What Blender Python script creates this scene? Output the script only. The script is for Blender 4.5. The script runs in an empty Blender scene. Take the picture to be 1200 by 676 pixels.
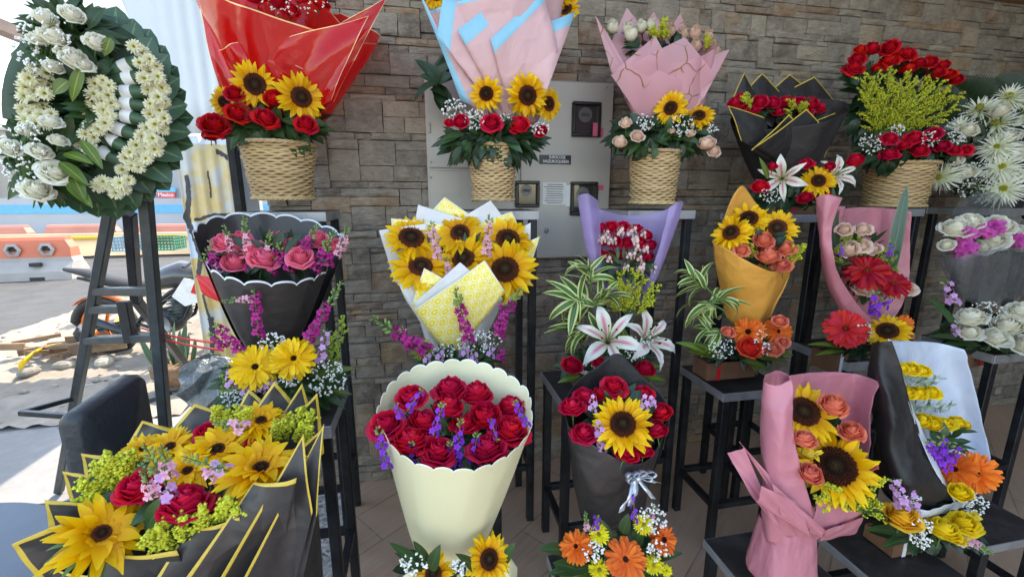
import bpy, math, random
from mathutils import Vector, Matrix, Quaternion
random.seed(7)
R = random.Random(11)
sc = bpy.context.scene
COL = sc.collection
pi = math.pi
# ---------------------------------------------------------------- camera maths
F, TH, AZ, H = 510.0, math.radians(11.7), math.radians(11.3), 1.5
CAM = Vector((0, 0, H))
FW = Vector((math.sin(AZ)*math.cos(TH), math.cos(AZ)*math.cos(TH), -math.sin(TH)))
RT = Vector((math.cos(AZ), -math.sin(AZ), 0))
UP = RT.cross(FW)
def ray(px, py): return FW + RT*((px-600)/F) - UP*((py-338)/F)
def atY(px, py, Y):
    d = ray(px, py); return CAM + d*(Y/d.y)
def atZ(px, py, Z):
    d = ray(px, py); return CAM + d*((Z-H)/d.z)
def atD(px, py, D): return CAM + ray(px, py)*D
def dep(P): return (P-CAM).dot(FW)
def pixy(P): return 338-F*(P-CAM).dot(UP)/dep(P)
# ---------------------------------------------------------------- materials
MATS = {}
def newmat(name):
    m = bpy.data.materials.new(name); m.use_nodes = True
    nt = m.node_tree; nt.nodes.clear()
    out = nt.nodes.new('ShaderNodeOutputMaterial')
    b = nt.nodes.new('ShaderNodeBsdfPrincipled')
    nt.links.new(b.outputs[0], out.inputs[0])
    MATS[name] = m
    return m, nt, b, out
def N(nt, t, **k):
    n = nt.nodes.new(t)
    for a, v in k.items(): setattr(n, a, v)
    return n
def ramp(nt, fac, stops):
    r = N(nt, 'ShaderNodeValToRGB')
    e = r.color_ramp.elements
    while len(e) < len(stops): e.new(0.5)
    for i, (p, c) in enumerate(stops):
        e[i].position = p; e[i].color = (*c, 1)
    nt.links.new(fac, r.inputs[0]); return r
def mixc(nt, fac, a, b, mode='MIX'):
    m = N(nt, 'ShaderNodeMix', data_type='RGBA', blend_type=mode)
    for s, v in ((0, fac), (6, a), (7, b)):
        if hasattr(v, 'links') or isinstance(v, bpy.types.NodeSocket): nt.links.new(v, m.inputs[s])
        elif s == 0: m.inputs[0].default_value = v
        else: m.inputs[s].default_value = (*v, 1)
    return m.outputs[2]
def math_(nt, op, a, b=0.0):
    m = N(nt, 'ShaderNodeMath', operation=op)
    for i, v in enumerate((a, b)):
        if isinstance(v, bpy.types.NodeSocket): nt.links.new(v, m.inputs[i])
        else: m.inputs[i].default_value = v
    return m.outputs[0]
def noise(nt, scale, detail=3, coord='Object', rough=.55, vec=None):
    n = N(nt, 'ShaderNodeTexNoise'); n.inputs['Scale'].default_value = scale
    n.inputs['Detail'].default_value = detail; n.inputs['Roughness'].default_value = rough
    if vec is None:
        tc = N(nt, 'ShaderNodeTexCoord'); vec = tc.outputs[coord]
    nt.links.new(vec, n.inputs['Vector']); return n.outputs['Fac']
def bump(nt, b, h, strength=.3, dist=.01):
    bp = N(nt, 'ShaderNodeBump'); bp.inputs['Strength'].default_value = strength
    bp.inputs['Distance'].default_value = dist
    nt.links.new(h, bp.inputs['Height']); nt.links.new(bp.outputs[0], b.inputs['Normal'])
def varied(nt, colsock, amt=.3, hue=.02):
    """vary brightness and hue by per-vertex 'var' (petal, leaf) and by object"""
    at = N(nt, 'ShaderNodeAttribute', attribute_name='var')
    oi = N(nt, 'ShaderNodeObjectInfo')
    s = math_(nt, 'ADD', math_(nt, 'MULTIPLY', at.outputs['Fac'], .65), math_(nt, 'MULTIPLY', oi.outputs['Random'], .35))
    hs = N(nt, 'ShaderNodeHueSaturation')
    nt.links.new(colsock, hs.inputs['Color'])
    nt.links.new(math_(nt, 'ADD', math_(nt, 'MULTIPLY', s, amt), 1-amt/2), hs.inputs['Value'])
    nt.links.new(math_(nt, 'ADD', math_(nt, 'MULTIPLY', s, hue), .5-hue/2), hs.inputs['Hue'])
    return hs.outputs[0]
def petal(name, c0, c1, mid=.5, rough=.5, veins=.25, transl=.25, amt=.3, stripe=None, hue=.02):
    m, nt, b, out = newmat(name)
    uv = N(nt, 'ShaderNodeUVMap', uv_map='UVMap')
    sp = N(nt, 'ShaderNodeSeparateXYZ'); nt.links.new(uv.outputs[0], sp.inputs[0])
    c = ramp(nt, sp.outputs[1], [(0, c0), (mid, tuple((a+b_)/2 for a, b_ in zip(c0, c1))), (1, c1)]).outputs[0]
    if stripe:
        d = math_(nt, 'ABSOLUTE', math_(nt, 'SUBTRACT', sp.outputs[0], .5))
        f = ramp(nt, d, [(0, (1, 1, 1)), (stripe[1], (1, 1, 1)), (stripe[1]+stripe[2], (0, 0, 0))]).outputs[0]
        f2 = ramp(nt, sp.outputs[1], [(0, (1,)*3), (stripe[3], (1,)*3), (min(1, stripe[3]+.25), (0,)*3 if stripe[3] < 1 else (1,)*3)]).outputs[0]
        c = mixc(nt, math_(nt, 'MULTIPLY', f, f2), c, stripe[0])
    w = N(nt, 'ShaderNodeTexWave'); w.inputs['Scale'].default_value = 9; w.inputs['Distortion'].default_value = .6
    nt.links.new(uv.outputs[0], w.inputs[0])
    c = mixc(nt, math_(nt, 'MULTIPLY', w.outputs['Fac'], veins), c, tuple(x*.6 for x in c1))
    c = varied(nt, c, amt, hue)
    nt.links.new(c, b.inputs['Base Color']); b.inputs['Roughness'].default_value = rough
    b.inputs['Specular IOR Level'].default_value = .3
    bump(nt, b, w.outputs['Fac'], .15, .002)
    if transl:
        t = N(nt, 'ShaderNodeBsdfTranslucent'); nt.links.new(c, t.inputs[0])
        mx = N(nt, 'ShaderNodeMixShader'); mx.inputs[0].default_value = transl
        nt.links.new(b.outputs[0], mx.inputs[1]); nt.links.new(t.outputs[0], mx.inputs[2])
        nt.links.new(mx.outputs[0], out.inputs[0])
    return m
def plain(name, c, rough=.5, metal=0, nscale=20, namt=.25, bmp=.15, transl=0, alpha=1, spec=.5, coat=0, bscale=None, bdist=.003, amt=0):
    m, nt, b, out = newmat(name)
    n = noise(nt, nscale, 4)
    col = mixc(nt, n, tuple(x*(1-namt) for x in c), tuple(min(1, x*(1+namt)) for x in c))
    if amt: col = varied(nt, col, amt)
    nt.links.new(col, b.inputs['Base Color'])
    b.inputs['Roughness'].default_value = rough; b.inputs['Metallic'].default_value = metal
    b.inputs['Specular IOR Level'].default_value = spec; b.inputs['Coat Weight'].default_value = coat
    if bmp: bump(nt, b, noise(nt, bscale or nscale*3, 3), bmp, bdist)
    sh = b.outputs[0]
    if transl:
        t = N(nt, 'ShaderNodeBsdfTranslucent'); nt.links.new(col, t.inputs[0])
        mx = N(nt, 'ShaderNodeMixShader'); mx.inputs[0].default_value = transl
        nt.links.new(sh, mx.inputs[1]); nt.links.new(t.outputs[0], mx.inputs[2]); sh = mx.outputs[0]
    if alpha < 1:
        t = N(nt, 'ShaderNodeBsdfTransparent'); t.inputs[0].default_value = (*[min(1, .35+x*.8) for x in c], 1)
        mx = N(nt, 'ShaderNodeMixShader'); mx.inputs[0].default_value = alpha
        nt.links.new(t.outputs[0], mx.inputs[1]); nt.links.new(sh, mx.inputs[2]); sh = mx.outputs[0]
    nt.links.new(sh, out.inputs[0])
    return m
RED0, RED1 = (.30, .003, .008), (.62, .010, .022)
M = {}
M['rose_red'] = petal('rose_red', (.40, .004, .008), (.74, .012, .025), rough=.45, amt=.5)
M['rose_crimson'] = petal('rose_crimson', (.38, .003, .018), (.72, .012, .060), rough=.45, amt=.5)
M['rose_pink'] = petal('rose_pink', (.88, .17, .22), (.95, .20, .32))
M['rose_coral'] = petal('rose_coral', (.85, .22, .10), (.90, .25, .16))
M['rose_vermilion'] = petal('rose_vermilion', (.80, .05, .02), (.88, .07, .03))
M['rose_white'] = petal('rose_white', (.86, .80, .56), (.92, .90, .80), veins=.0, amt=.08, transl=.4)
M['rose_blush'] = petal('rose_blush', (.90, .62, .42), (.92, .72, .60), veins=.03, amt=.15, transl=.35)
M['rose_yellow'] = petal('rose_yellow', (.92, .60, .015), (.95, .72, .03), veins=.03, amt=.2)
M['rose_amber'] = petal('rose_amber', (.90, .38, .015), (.93, .55, .04), veins=.03, amt=.2)
M['carn_magenta'] = petal('carn_magenta', (.55, .04, .35), (.72, .12, .50))
M['sun_petal'] = petal('sun_petal', (.84, .32, .004), (.95, .64, .008), rough=.5, veins=.3, transl=.3, amt=.25, hue=.012)
M['gerb_yellow'] = petal('gerb_yellow', (.88, .45, .004), (.92, .60, .01), veins=.2)
M['gerb_orange'] = petal('gerb_orange', (.85, .12, .01), (.88, .20, .02), veins=.2)
M['gerb_red'] = petal('gerb_red', (.60, .01, .01), (.80, .02, .025), veins=.2)
M['gerb_dark'] = petal('gerb_dark', (.35, .004, .015), (.50, .008, .03), veins=.2)
M['mum_cream'] = petal('mum_cream', (.75, .68, .28), (.88, .86, .68), veins=.05, amt=.12)
M['mum_white'] = petal('mum_white', (.80, .85, .50), (.88, .88, .82), veins=.03, amt=.1)
M['mum_yellow'] = petal('mum_yellow', (.80, .65, .02), (.88, .78, .03), veins=.1)
M['lily'] = petal('lily', (.70, .75, .35), (.88, .86, .82), mid=.15, veins=.05, amt=.08, stripe=((.78, .20, .36), .02, .20, .50))
M['snap_mag'] = petal('snap_mag', (.40, .01, .16), (.58, .04, .34))
M['snap_pink'] = petal('snap_pink', (.80, .35, .48), (.85, .52, .62))
M['stock_purple'] = petal('stock_purple', (.22, .02, .50), (.32, .05, .68))
M['stock_lilac'] = petal('stock_lilac', (.62, .30, .62), (.72, .42, .72))
M['stock_blush'] = petal('stock_blush', (.85, .50, .52), (.88, .72, .66))
M['alstro_yellow'] = petal('alstro_yellow', (.85, .60, .05), (.90, .72, .05), stripe=((.5, .1, .02), .03, .1, .3))
def disc_mat(name, c_in, c_mid, c_out):
    m, nt, b, out = newmat(name)
    uv = N(nt, 'ShaderNodeUVMap', uv_map='UVMap')
    sp = N(nt, 'ShaderNodeSeparateXYZ'); nt.links.new(uv.outputs[0], sp.inputs[0])
    c = ramp(nt, sp.outputs[1], [(0, c_in), (.45, c_mid), (.8, c_out), (1, c_out)]).outputs[0]
    c = mixc(nt, noise(nt, 14, 4), c, tuple(x*.35 for x in c_mid))
    c = varied(nt, c, .5)
    nt.links.new(c, b.inputs['Base Color']); b.inputs['Roughness'].default_value = .8
    b.inputs['Specular IOR Level'].default_value = .15
    return m
M['disc_brown'] = disc_mat('disc_brown', (.12, .085, .030), (.035, .012, .007), (.24, .07, .03))
M['disc_gerb'] = disc_mat('disc_gerb', (.10, .02, .01), (.03, .008, .006), (.12, .02, .01))
M['disc_red'] = disc_mat('disc_red', (.45, .30, .05), (.30, .02, .01), (.55, .05, .02))
M['disc_green'] = disc_mat('disc_green', (.30, .36, .04), (.45, .45, .05), (.65, .55, .08))
def leafmat(name, c, amt=.6, rough=.42, edge=None, hue=.03, rib=None):
    m, nt, b, out = newmat(name)
    uv = N(nt, 'ShaderNodeUVMap', uv_map='UVMap')
    sp = N(nt, 'ShaderNodeSeparateXYZ'); nt.links.new(uv.outputs[0], sp.inputs[0])
    d = math_(nt, 'ABSOLUTE', math_(nt, 'SUBTRACT', sp.outputs[0], .5))
    rib = rib or tuple(min(1, x*1.9+.01) for x in c)
    f = ramp(nt, d, [(0, (1,)*3), (.03, (.9,)*3), (.07, (0,)*3)]).outputs[0]
    col = mixc(nt, math_(nt, 'MULTIPLY', f, .7), c, rib)
    n = noise(nt, 35, 3)
    col = mixc(nt, math_(nt, 'MULTIPLY', n, .5), col, tuple(x*.55 for x in c))
    if edge:
        e = ramp(nt, d, [(0, (0,)*3), (edge[1]-.02, (0,)*3), (edge[1]+.04, (1,)*3)]).outputs[0]
        col = mixc(nt, e, col, edge[0])
    col = varied(nt, col, amt, hue)
    nt.links.new(col, b.inputs['Base Color']); b.inputs['Roughness'].default_value = rough
    bump(nt, b, f, .3, .002)
    t = N(nt, 'ShaderNodeBsdfTranslucent'); nt.links.new(col, t.inputs[0])
    mx = N(nt, 'ShaderNodeMixShader'); mx.inputs[0].default_value = .15
    nt.links.new(b.outputs[0], mx.inputs[1]); nt.links.new(t.outputs[0], mx.inputs[2])
    nt.links.new(mx.outputs[0], out.inputs[0])
    return m
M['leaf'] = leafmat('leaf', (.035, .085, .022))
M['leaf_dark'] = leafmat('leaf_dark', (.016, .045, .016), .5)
M['leaf_wreath'] = leafmat('leaf_wreath', (.050, .115, .055), .55, .33, rib=(.22, .34, .18))
M['leaf_ti'] = leafmat('leaf_ti', (.10, .17, .02), .6, rib=(.45, .48, .06))
M['leaf_song'] = leafmat('leaf_song', (.06, .14, .03), .3, edge=((.55, .58, .22), .27))
M['leaf_snake'] = leafmat('leaf_snake', (.05, .11, .07), .3, .35, edge=((.09, .17, .10), .40))
M['leaf_silver'] = leafmat('leaf_silver', (.28, .36, .28), .5, .7)
M['stem'] = plain('stem', (.07, .15, .03), .6, amt=.4)
M['bud_green'] = plain('bud_green', (.16, .25, .07), .6, amt=.5)
M['goldenrod'] = plain('goldenrod', (.48, .50, .03), .7, amt=.7)
M['goldenrod_green'] = plain('goldenrod_green', (.26, .34, .04), .7, amt=.7)
M['breath'] = plain('breath', (.86, .86, .82), .7, nscale=5, namt=.05, amt=.1)
def paper(name, c, rough=.55, pattern=None, c2=None, transl=.15, alpha=1, coat=0, amt=.06):
    m = plain(name, c, rough, nscale=6, namt=amt, bmp=0, transl=transl, alpha=alpha, coat=coat)
    nt = m.node_tree; b = next(n for n in nt.nodes if n.type == 'BSDF_PRINCIPLED')
    crease(nt, b, .3 if 'cream' in name else 1.0); return m
def crease(nt, b, k=1.0, sc0=11):
    tc = N(nt, 'ShaderNodeTexCoord')
    dn = N(nt, 'ShaderNodeTexNoise'); dn.inputs['Scale'].default_value = 5; nt.links.new(tc.outputs['Object'], dn.inputs[0])
    vm = N(nt, 'ShaderNodeVectorMath', operation='MULTIPLY_ADD'); vm.inputs[1].default_value = (.2,)*3
    nt.links.new(dn.outputs['Color'], vm.inputs[0]); nt.links.new(tc.outputs['Object'], vm.inputs[2])
    v = N(nt, 'ShaderNodeTexVoronoi', feature='F1'); v.inputs['Scale'].default_value = sc0; nt.links.new(vm.outputs[0], v.inputs['Vector'])
    v2 = N(nt, 'ShaderNodeTexVoronoi', feature='F1'); v2.inputs['Scale'].default_value = sc0*2.7; nt.links.new(vm.outputs[0], v2.inputs['Vector'])
    h = math_(nt, 'ADD', v.outputs['Distance'], math_(nt, 'MULTIPLY', v2.outputs['Distance'], .3))
    bump(nt, b, h, .32*k, .02)
M['p_black'] = paper('p_black', (.016, .014, .015), .58, transl=0)
M['p_charcoal'] = paper('p_charcoal', (.036, .031, .031), .45, transl=0)
M['p_gold'] = paper('p_gold', (.62, .42, .05), .4, transl=.05)
M['p_whitecard'] = paper('p_whitecard', (.80, .80, .82), .55, transl=.2)
M['p_cream'] = paper('p_cream', (.80, .76, .50), .5, transl=.15)
M['p_creamrim'] = paper('p_creamrim', (.85, .84, .72), .5, transl=.1)
M['p_pink'] = paper('p_pink', (.78, .50, .52), .55, transl=.2)
M['p_rose'] = paper('p_rose', (.58, .21, .26), .38, transl=.12)
M['p_blue'] = paper('p_blue', (.28, .60, .78), .5)
M['p_orange'] = paper('p_orange', (.80, .38, .07), .5)
M['p_violet'] = paper('p_violet', (.50, .40, .72), .3, transl=.35, alpha=.66)
M['p_violet_roll'] = paper('p_violet_roll', (.42, .29, .66), .3, transl=.3)
M['p_bluewhite'] = paper('p_bluewhite', (.62, .68, .80), .5)
M['rim_white'] = paper('rim_white', (.75, .78, .82), .5)
M['cello_red'] = plain('cello_red', (.78, .012, .012), .10, nscale=4, namt=.15, bmp=1, transl=.5, alpha=.78, coat=.8, bscale=5, bdist=.02)
M['foil_gold'] = plain('foil_gold', (.75, .50, .28), .3, metal=.6, bmp=0)
M['cello_grey'] = plain('cello_grey', (.42, .43, .45), .3, nscale=12, namt=.4, bmp=.6, transl=.5, alpha=.34, coat=.5, bscale=7, bdist=.01)
def veined():
    m, nt, b, out = newmat('p_veined')
    tc = N(nt, 'ShaderNodeTexCoord')
    mp = N(nt, 'ShaderNodeMixRGB') if False else None
    dn = N(nt, 'ShaderNodeTexNoise'); dn.inputs['Scale'].default_value = 7
    nt.links.new(tc.outputs['Object'], dn.inputs[0])
    vm = N(nt, 'ShaderNodeVectorMath', operation='MULTIPLY_ADD'); vm.inputs[1].default_value = (.12,)*3
    nt.links.new(dn.outputs['Color'], vm.inputs[0]); nt.links.new(tc.outputs['Object'], vm.inputs[2])
    v = N(nt, 'ShaderNodeTexVoronoi', feature='DISTANCE_TO_EDGE'); v.inputs['Scale'].default_value = 9
    nt.links.new(vm.outputs[0], v.inputs['Vector'])
    f = ramp(nt, v.outputs['Distance'], [(0, (1,)*3), (.012, (1,)*3), (.03, (0,)*3)]).outputs[0]
    brk = ramp(nt, noise(nt, 6, 2), [(.48, (0,)*3), (.56, (1,)*3)]).outputs[0]
    c = mixc(nt, math_(nt, 'MULTIPLY', f, brk), (.82, .46, .52), (.40, .20, .06))
    nt.links.new(c, b.inputs['Base Color']); b.inputs['Roughness'].default_value = .4
    t = N(nt, 'ShaderNodeBsdfTranslucent'); nt.links.new(c, t.inputs[0])
    mx = N(nt, 'ShaderNodeMixShader'); mx.inputs[0].default_value = .35
    nt.links.new(b.outputs[0], mx.inputs[1]); nt.links.new(t.outputs[0], mx.inputs[2])
    tr = N(nt, 'ShaderNodeBsdfTransparent'); tr.inputs[0].default_value = (.95, .75, .8, 1)
    m2 = N(nt, 'ShaderNodeMixShader'); m2.inputs[0].default_value = .86
    nt.links.new(tr.outputs[0], m2.inputs[1]); nt.links.new(mx.outputs[0], m2.inputs[2])
    nt.links.new(m2.outputs[0], out.inputs[0]); return m
M['p_veined'] = veined()
def patterned():
    m, nt, b, out = newmat('p_pattern')
    uv = N(nt, 'ShaderNodeUVMap', uv_map='UVMap')
    mp = N(nt, 'ShaderNodeMapping'); mp.inputs['Rotation'].default_value = (0, 0, .75)
    nt.links.new(uv.outputs[0], mp.inputs[0])
    vs = N(nt, 'ShaderNodeVectorMath', operation='SCALE'); vs.inputs['Scale'].default_value = 19
    nt.links.new(mp.outputs[0], vs.inputs[0])
    fr = N(nt, 'ShaderNodeVectorMath', operation='FRACTION'); nt.links.new(vs.outputs[0], fr.inputs[0])
    sb = N(nt, 'ShaderNodeVectorMath', operation='SUBTRACT'); sb.inputs[1].default_value = (.5, .5, 0)
    nt.links.new(fr.outputs[0], sb.inputs[0])
    ln = N(nt, 'ShaderNodeVectorMath', operation='LENGTH'); nt.links.new(sb.outputs[0], ln.inputs[0])
    f1 = ramp(nt, ln.outputs['Value'], [(0, (0,)*3), (.30, (0,)*3), (.34, (1,)*3), (.42, (1,)*3), (.46, (0,)*3)]).outputs[0]
    f2 = ramp(nt, ln.outputs['Value'], [(.08, (1,)*3), (.12, (0,)*3), (.5, (0,)*3), (.56, (1,)*3)]).outputs[0]
    c = mixc(nt, math_(nt, 'ADD', f1, f2), (.86, .68, .06), (.86, .80, .46))
    nt.links.new(c, b.inputs['Base Color']); b.inputs['Roughness'].default_value = .5
    return m
M['p_pattern'] = patterned()
def wicker():
    m, nt, b, out = newmat('wicker')
    n = noise(nt, 60, 4); n2 = noise(nt, 9, 2)
    c = mixc(nt, n, (.36, .22, .10), (.68, .52, .30)); c = mixc(nt, math_(nt, 'MULTIPLY', n2, .5), c, (.55, .36, .16))
    c = varied(nt, c, .5)
    nt.links.new(c, b.inputs['Base Color']); b.inputs['Roughness'].default_value = .6
    return m
M['wicker'] = wicker(); M['wicker_gap'] = plain('wicker_gap', (.16, .09, .04), .8)
M['wood_box'] = plain('wood_box', (.17, .08, .042), .6, nscale=14, namt=.5, bmp=.5)
M['ribbon_red'] = plain('ribbon_red', (.60, .01, .02), .35, bmp=0)
M['ribbon_white'] = plain('ribbon_white', (.75, .75, .78), .35, bmp=0)
M['ribbon_silver'] = plain('ribbon_silver', (.55, .58, .64), .28, metal=.5, bmp=.2)
M['ribbon_magenta'] = plain('ribbon_magenta', (.65, .02, .15), .35, bmp=0)
def blackmetal(name, c, worn, amt, rough=.42):
    m, nt, b, out = newmat(name)
    n = noise(nt, 9, 6, rough=.7); n2 = noise(nt, 2.2, 3)
    f = ramp(nt, n, [(.45, (0,)*3), (.75, (1,)*3)]).outputs[0]
    col = mixc(nt, math_(nt, 'MULTIPLY', f, amt), c, worn)
    nt.links.new(col, b.inputs['Base Color']); b.inputs['Metallic'].default_value = .35
    r = ramp(nt, n2, [(.3, (rough-.12,)*3), (.7, (rough+.15,)*3)]).outputs[0]
    nt.links.new(r, b.inputs['Roughness']); bump(nt, b, n, .15, .002)
    return m
M['steel_black'] = blackmetal('steel_black', (.013, .014, .017), (.09, .10, .11), .35)
M['steel_top'] = blackmetal('steel_top', (.040, .036, .036), (.14, .13, .13), .55, .45)
M['steel_edge'] = blackmetal('steel_edge', (.34, .34, .35), (.08, .08, .08), .6, .4)
M['steel_grey'] = blackmetal('steel_grey', (.035, .043, .047), (.10, .12, .13), .5, .4)
# ---------------------------------------------------------------- mesh builder
class MB:
    def __init__(s): s.v, s.f, s.m, s.uv, s.va = [], [], [], [], []
    def grid(s, rows, mat=0, var=None, uv=None, closed=False, mfun=None):
        base = len(s.v); n = len(rows); k = len(rows[0]); var = R.random() if var is None else var
        for i, r in enumerate(rows):
            for j, p in enumerate(r):
                s.v.append(tuple(p)); s.uv.append((j/(k-1 if not closed else k), i/(n-1)) if uv is None else uv(i, j)); s.va.append(var)
        for i in range(n-1):
            for j in range(k if closed else k-1):
                j2 = (j+1) % k
                s.f.append((base+i*k+j, base+i*k+j2, base+(i+1)*k+j2, base+(i+1)*k+j))
                s.m.append(mat if mfun is None else mfun(i, j))
    def tube(s, pts, rad, sides=5, mat=0, var=None, cap=False):
        pts = [Vector(p) for p in pts]; rows = []
        if not hasattr(rad, '__len__'): rad = [rad]*len(pts)
        a = (pts[-1]-pts[0]).normalized()
        ref = Vector((0, 0, 1)) if abs(a.z) < .9 else Vector((1, 0, 0))
        for i, p in enumerate(pts):
            t = (pts[min(i+1, len(pts)-1)]-pts[max(i-1, 0)]).normalized()
            u = t.cross(ref).normalized(); w = t.cross(u)
            rows.append([p+(u*math.cos(2*pi*k/sides)+w*math.sin(2*pi*k/sides))*rad[i] for k in range(sides)])
        b0 = len(s.v)
        s.grid(rows, mat, var, closed=True)
        if cap:
            for r0 in (b0, b0+(len(pts)-1)*sides):
                s.f.append(tuple(range(r0, r0+sides))); s.m.append(mat)
    def box(s, c, size, mat=0, rot=None, bev=0, var=None):
        c = Vector(c); hx, hy, hz = [q/2 for q in size]; var = R.random() if var is None else var
        b0 = len(s.v)
        def put(p):
            p = Vector(p)
            if rot is not None: p = rot @ p
            s.v.append(tuple(c+p)); s.uv.append((.5+p.x/(2*hx+1e-6)*.5, .5+p.z/(2*hz+1e-6)*.5)); s.va.append(var)
        if not bev:
            for x in (-hx, hx):
                for y in (-hy, hy):
                    for z in (-hz, hz): put((x, y, z))
            for q in ((0, 1, 3, 2), (4, 6, 7, 5), (0, 4, 5, 1), (2, 3, 7, 6), (0, 2, 6, 4), (1, 5, 7, 3)):
                s.f.append(tuple(b0+i for i in q)); s.m.append(mat)
            return
        bev = min(bev, hx*.9, hy*.9, hz*.9)
        idx = {}
        for sx in (-1, 1):
            for sy in (-1, 1):
                for sz in (-1, 1):
                    for ax in range(3):
                        p = [sx*(hx-bev), sy*(hy-bev), sz*(hz-bev)]; full = [hx, hy, hz]
                        p[ax] = (sx, sy, sz)[ax]*full[ax]
                        idx[(sx, sy, sz, ax)] = len(s.v); put(p)
        def face(*k): s.f.append(tuple(idx[q] for q in k)); s.m.append(mat)
        for ax in range(3):
            o = [a for a in range(3) if a != ax]
            for sg in (-1, 1):
                ks = []
                for (a, b) in ((-1, -1), (1, -1), (1, 1), (-1, 1)):
                    t = [0, 0, 0]; t[ax] = sg; t[o[0]] = a; t[o[1]] = b; ks.append((*t, ax))
                face(*ks)
            for a in (-1, 1):
                for b in (-1, 1):
                    t1 = [0, 0, 0]; t2 = [0, 0, 0]
                    t1[o[0]] = t2[o[0]] = a; t1[o[1]] = t2[o[1]] = b; t1[ax] = -1; t2[ax] = 1
                    face((*t1, o[0]), (*t2, o[0]), (*t2, o[1]), (*t1, o[1]))
        for sx in (-1, 1):
            for sy in (-1, 1):
                for sz in (-1, 1): face((sx, sy, sz, 0), (sx, sy, sz, 1), (sx, sy, sz, 2))
    def bar(s, a, b, w, h=None, mat=0, bev=.002):
        a, b = Vector(a), Vector(b); h = h or w; d = b-a; L = d.length; z = d/L
        ref = Vector((0, 1, 0)) if abs(z.y) < .9 else Vector((1, 0, 0))
        x = ref.cross(z).normalized(); y = z.cross(x)
        s.box((a+b)/2, (w, h, L), mat, Matrix((x, y, z)).transposed(), bev)
    def octa(s, c, r, mat=0, var=None, rz=None):
        b0 = len(s.v); var = R.random() if var is None else var; rz = rz or r
        a = R.random()*pi
        for p in ((1, 0, 0), (0, 1, 0), (-1, 0, 0), (0, -1, 0), (0, 0, 1), (0, 0, -1)):
            x = p[0]*math.cos(a)-p[1]*math.sin(a); y = p[0]*math.sin(a)+p[1]*math.cos(a)
            s.v.append((c[0]+x*r, c[1]+y*r, c[2]+p[2]*rz)); s.uv.append((.5, .5)); s.va.append(var)
        for q in ((0, 1, 4), (1, 2, 4), (2, 3, 4), (3, 0, 4), (1, 0, 5), (2, 1, 5), (3, 2, 5), (0, 3, 5)):
            s.f.append(tuple(b0+i for i in q)); s.m.append(mat)
    def ell(s, c, rx, ry, rz, mat=0, seg=10, ring=6, rot=None, var=None):
        rows = []
        for i in range(ring+1):
            t = pi*i/ring; row = []
            for j in range(seg):
                a = 2*pi*j/seg
                p = Vector((rx*math.sin(t)*math.cos(a), ry*math.sin(t)*math.sin(a), -rz*math.cos(t)))
                if rot is not None: p = rot @ p
                row.append(Vector(c)+p)
            rows.append(row)
        s.grid(rows, mat, var, closed=True)
    def leaf(s, base, d, up, L, W, bend=.3, fold=.25, mat=0, var=None, n=5, sharp=1.0, twist=0):
        base = Vector(base); d = Vector(d).normalized(); up = Vector(up)
        side = d.cross(up)
        if side.length < 1e-4: side = d.cross(Vector((1, 0, .3)))
        side.normalize(); up = side.cross(d).normalized()
        if twist: q = Quaternion(d, twist); side = q @ side; up = q @ up
        rows = []
        p = base.copy(); ang = 0
        for i in range(n+1):
            t = i/n
            w = W*(math.sin(pi*min(1, t**.75*.97+.03))**sharp) * .5
            dd = d*math.cos(ang)-up*math.sin(ang); uu = up*math.cos(ang)+d*math.sin(ang)
            rows.append([p-side*w+uu*abs(w)*fold, p, p+side*w+uu*abs(w)*fold])
            p = p+dd*(L/n); ang += bend/n*2
        s.grid(rows, mat, var)
    def prism(s, poly, y0, y1, axes, o=(0, 0, 0), mat=0, var=None):
        """poly 2D extruded; axes = (xvec, zvec, yvec)"""
        X, Z, Y = [Vector(a) for a in axes]; o = Vector(o); b0 = len(s.v); n = len(poly); var = .5 if var is None else var
        for yy in (y0, y1):
            for (a, b) in poly:
                s.v.append(tuple(o+X*a+Z*b+Y*yy)); s.uv.append((a, b)); s.va.append(var)
        s.f.append(tuple(range(b0, b0+n))); s.m.append(mat)
        s.f.append(tuple(range(b0+2*n-1, b0+n-1, -1))); s.m.append(mat)
        for i in range(n):
            j = (i+1) % n
            s.f.append((b0+i, b0+n+i, b0+n+j, b0+j)); s.m.append(mat)
    def mesh(s, name, mats, smooth=True, origin=(0, 0, 0)):
        me = bpy.data.meshes.new(name); o = Vector(origin)
        me.from_pydata([(a-o.x, b-o.y, c-o.z) for a, b, c in s.v], [], s.f)
        for m in mats: me.materials.append(M[m] if isinstance(m, str) else m)
        me.polygons.foreach_set('material_index', s.m)
        me.polygons.foreach_set('use_smooth', [smooth]*len(s.f))
        uvl = me.uv_layers.new(name='UVMap')
        vi = [0]*len(me.loops); me.loops.foreach_get('vertex_index', vi)
        uvs = []
        for i in vi: uvs.extend(s.uv[i])
        uvl.data.foreach_set('uv', uvs)
        at = me.attributes.new('var', 'FLOAT', 'POINT'); at.data.foreach_set('value', s.va)
        me.update(); return me
    def build(s, name, mats, parent=None, smooth=True, thick=0, loc=None):
        """verts are in world coordinates"""
        if isinstance(mats, (str, bpy.types.Material)): mats = [mats]
        org = Vector(loc) if loc is not None else (parent_world(parent) if parent else Vector((0, 0, 0)))
        me = s.mesh(name, mats, smooth, org)
        o = bpy.data.objects.new(name, me); COL.objects.link(o)
        if parent:
            o.parent = parent; o.location = org-parent_world(parent)
        else: o.location = org
        if thick and not (isinstance(mats[0], str) and mats[0] in ('cello_red', 'cello_grey', 'p_violet', 'p_veined')):
            md = o.modifiers.new('thickness', 'SOLIDIFY'); md.thickness = thick; md.offset = 0
        return o
def parent_world(p):
    v = Vector((0, 0, 0))
    while p: v = v+p.location; p = p.parent
    return v
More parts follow.
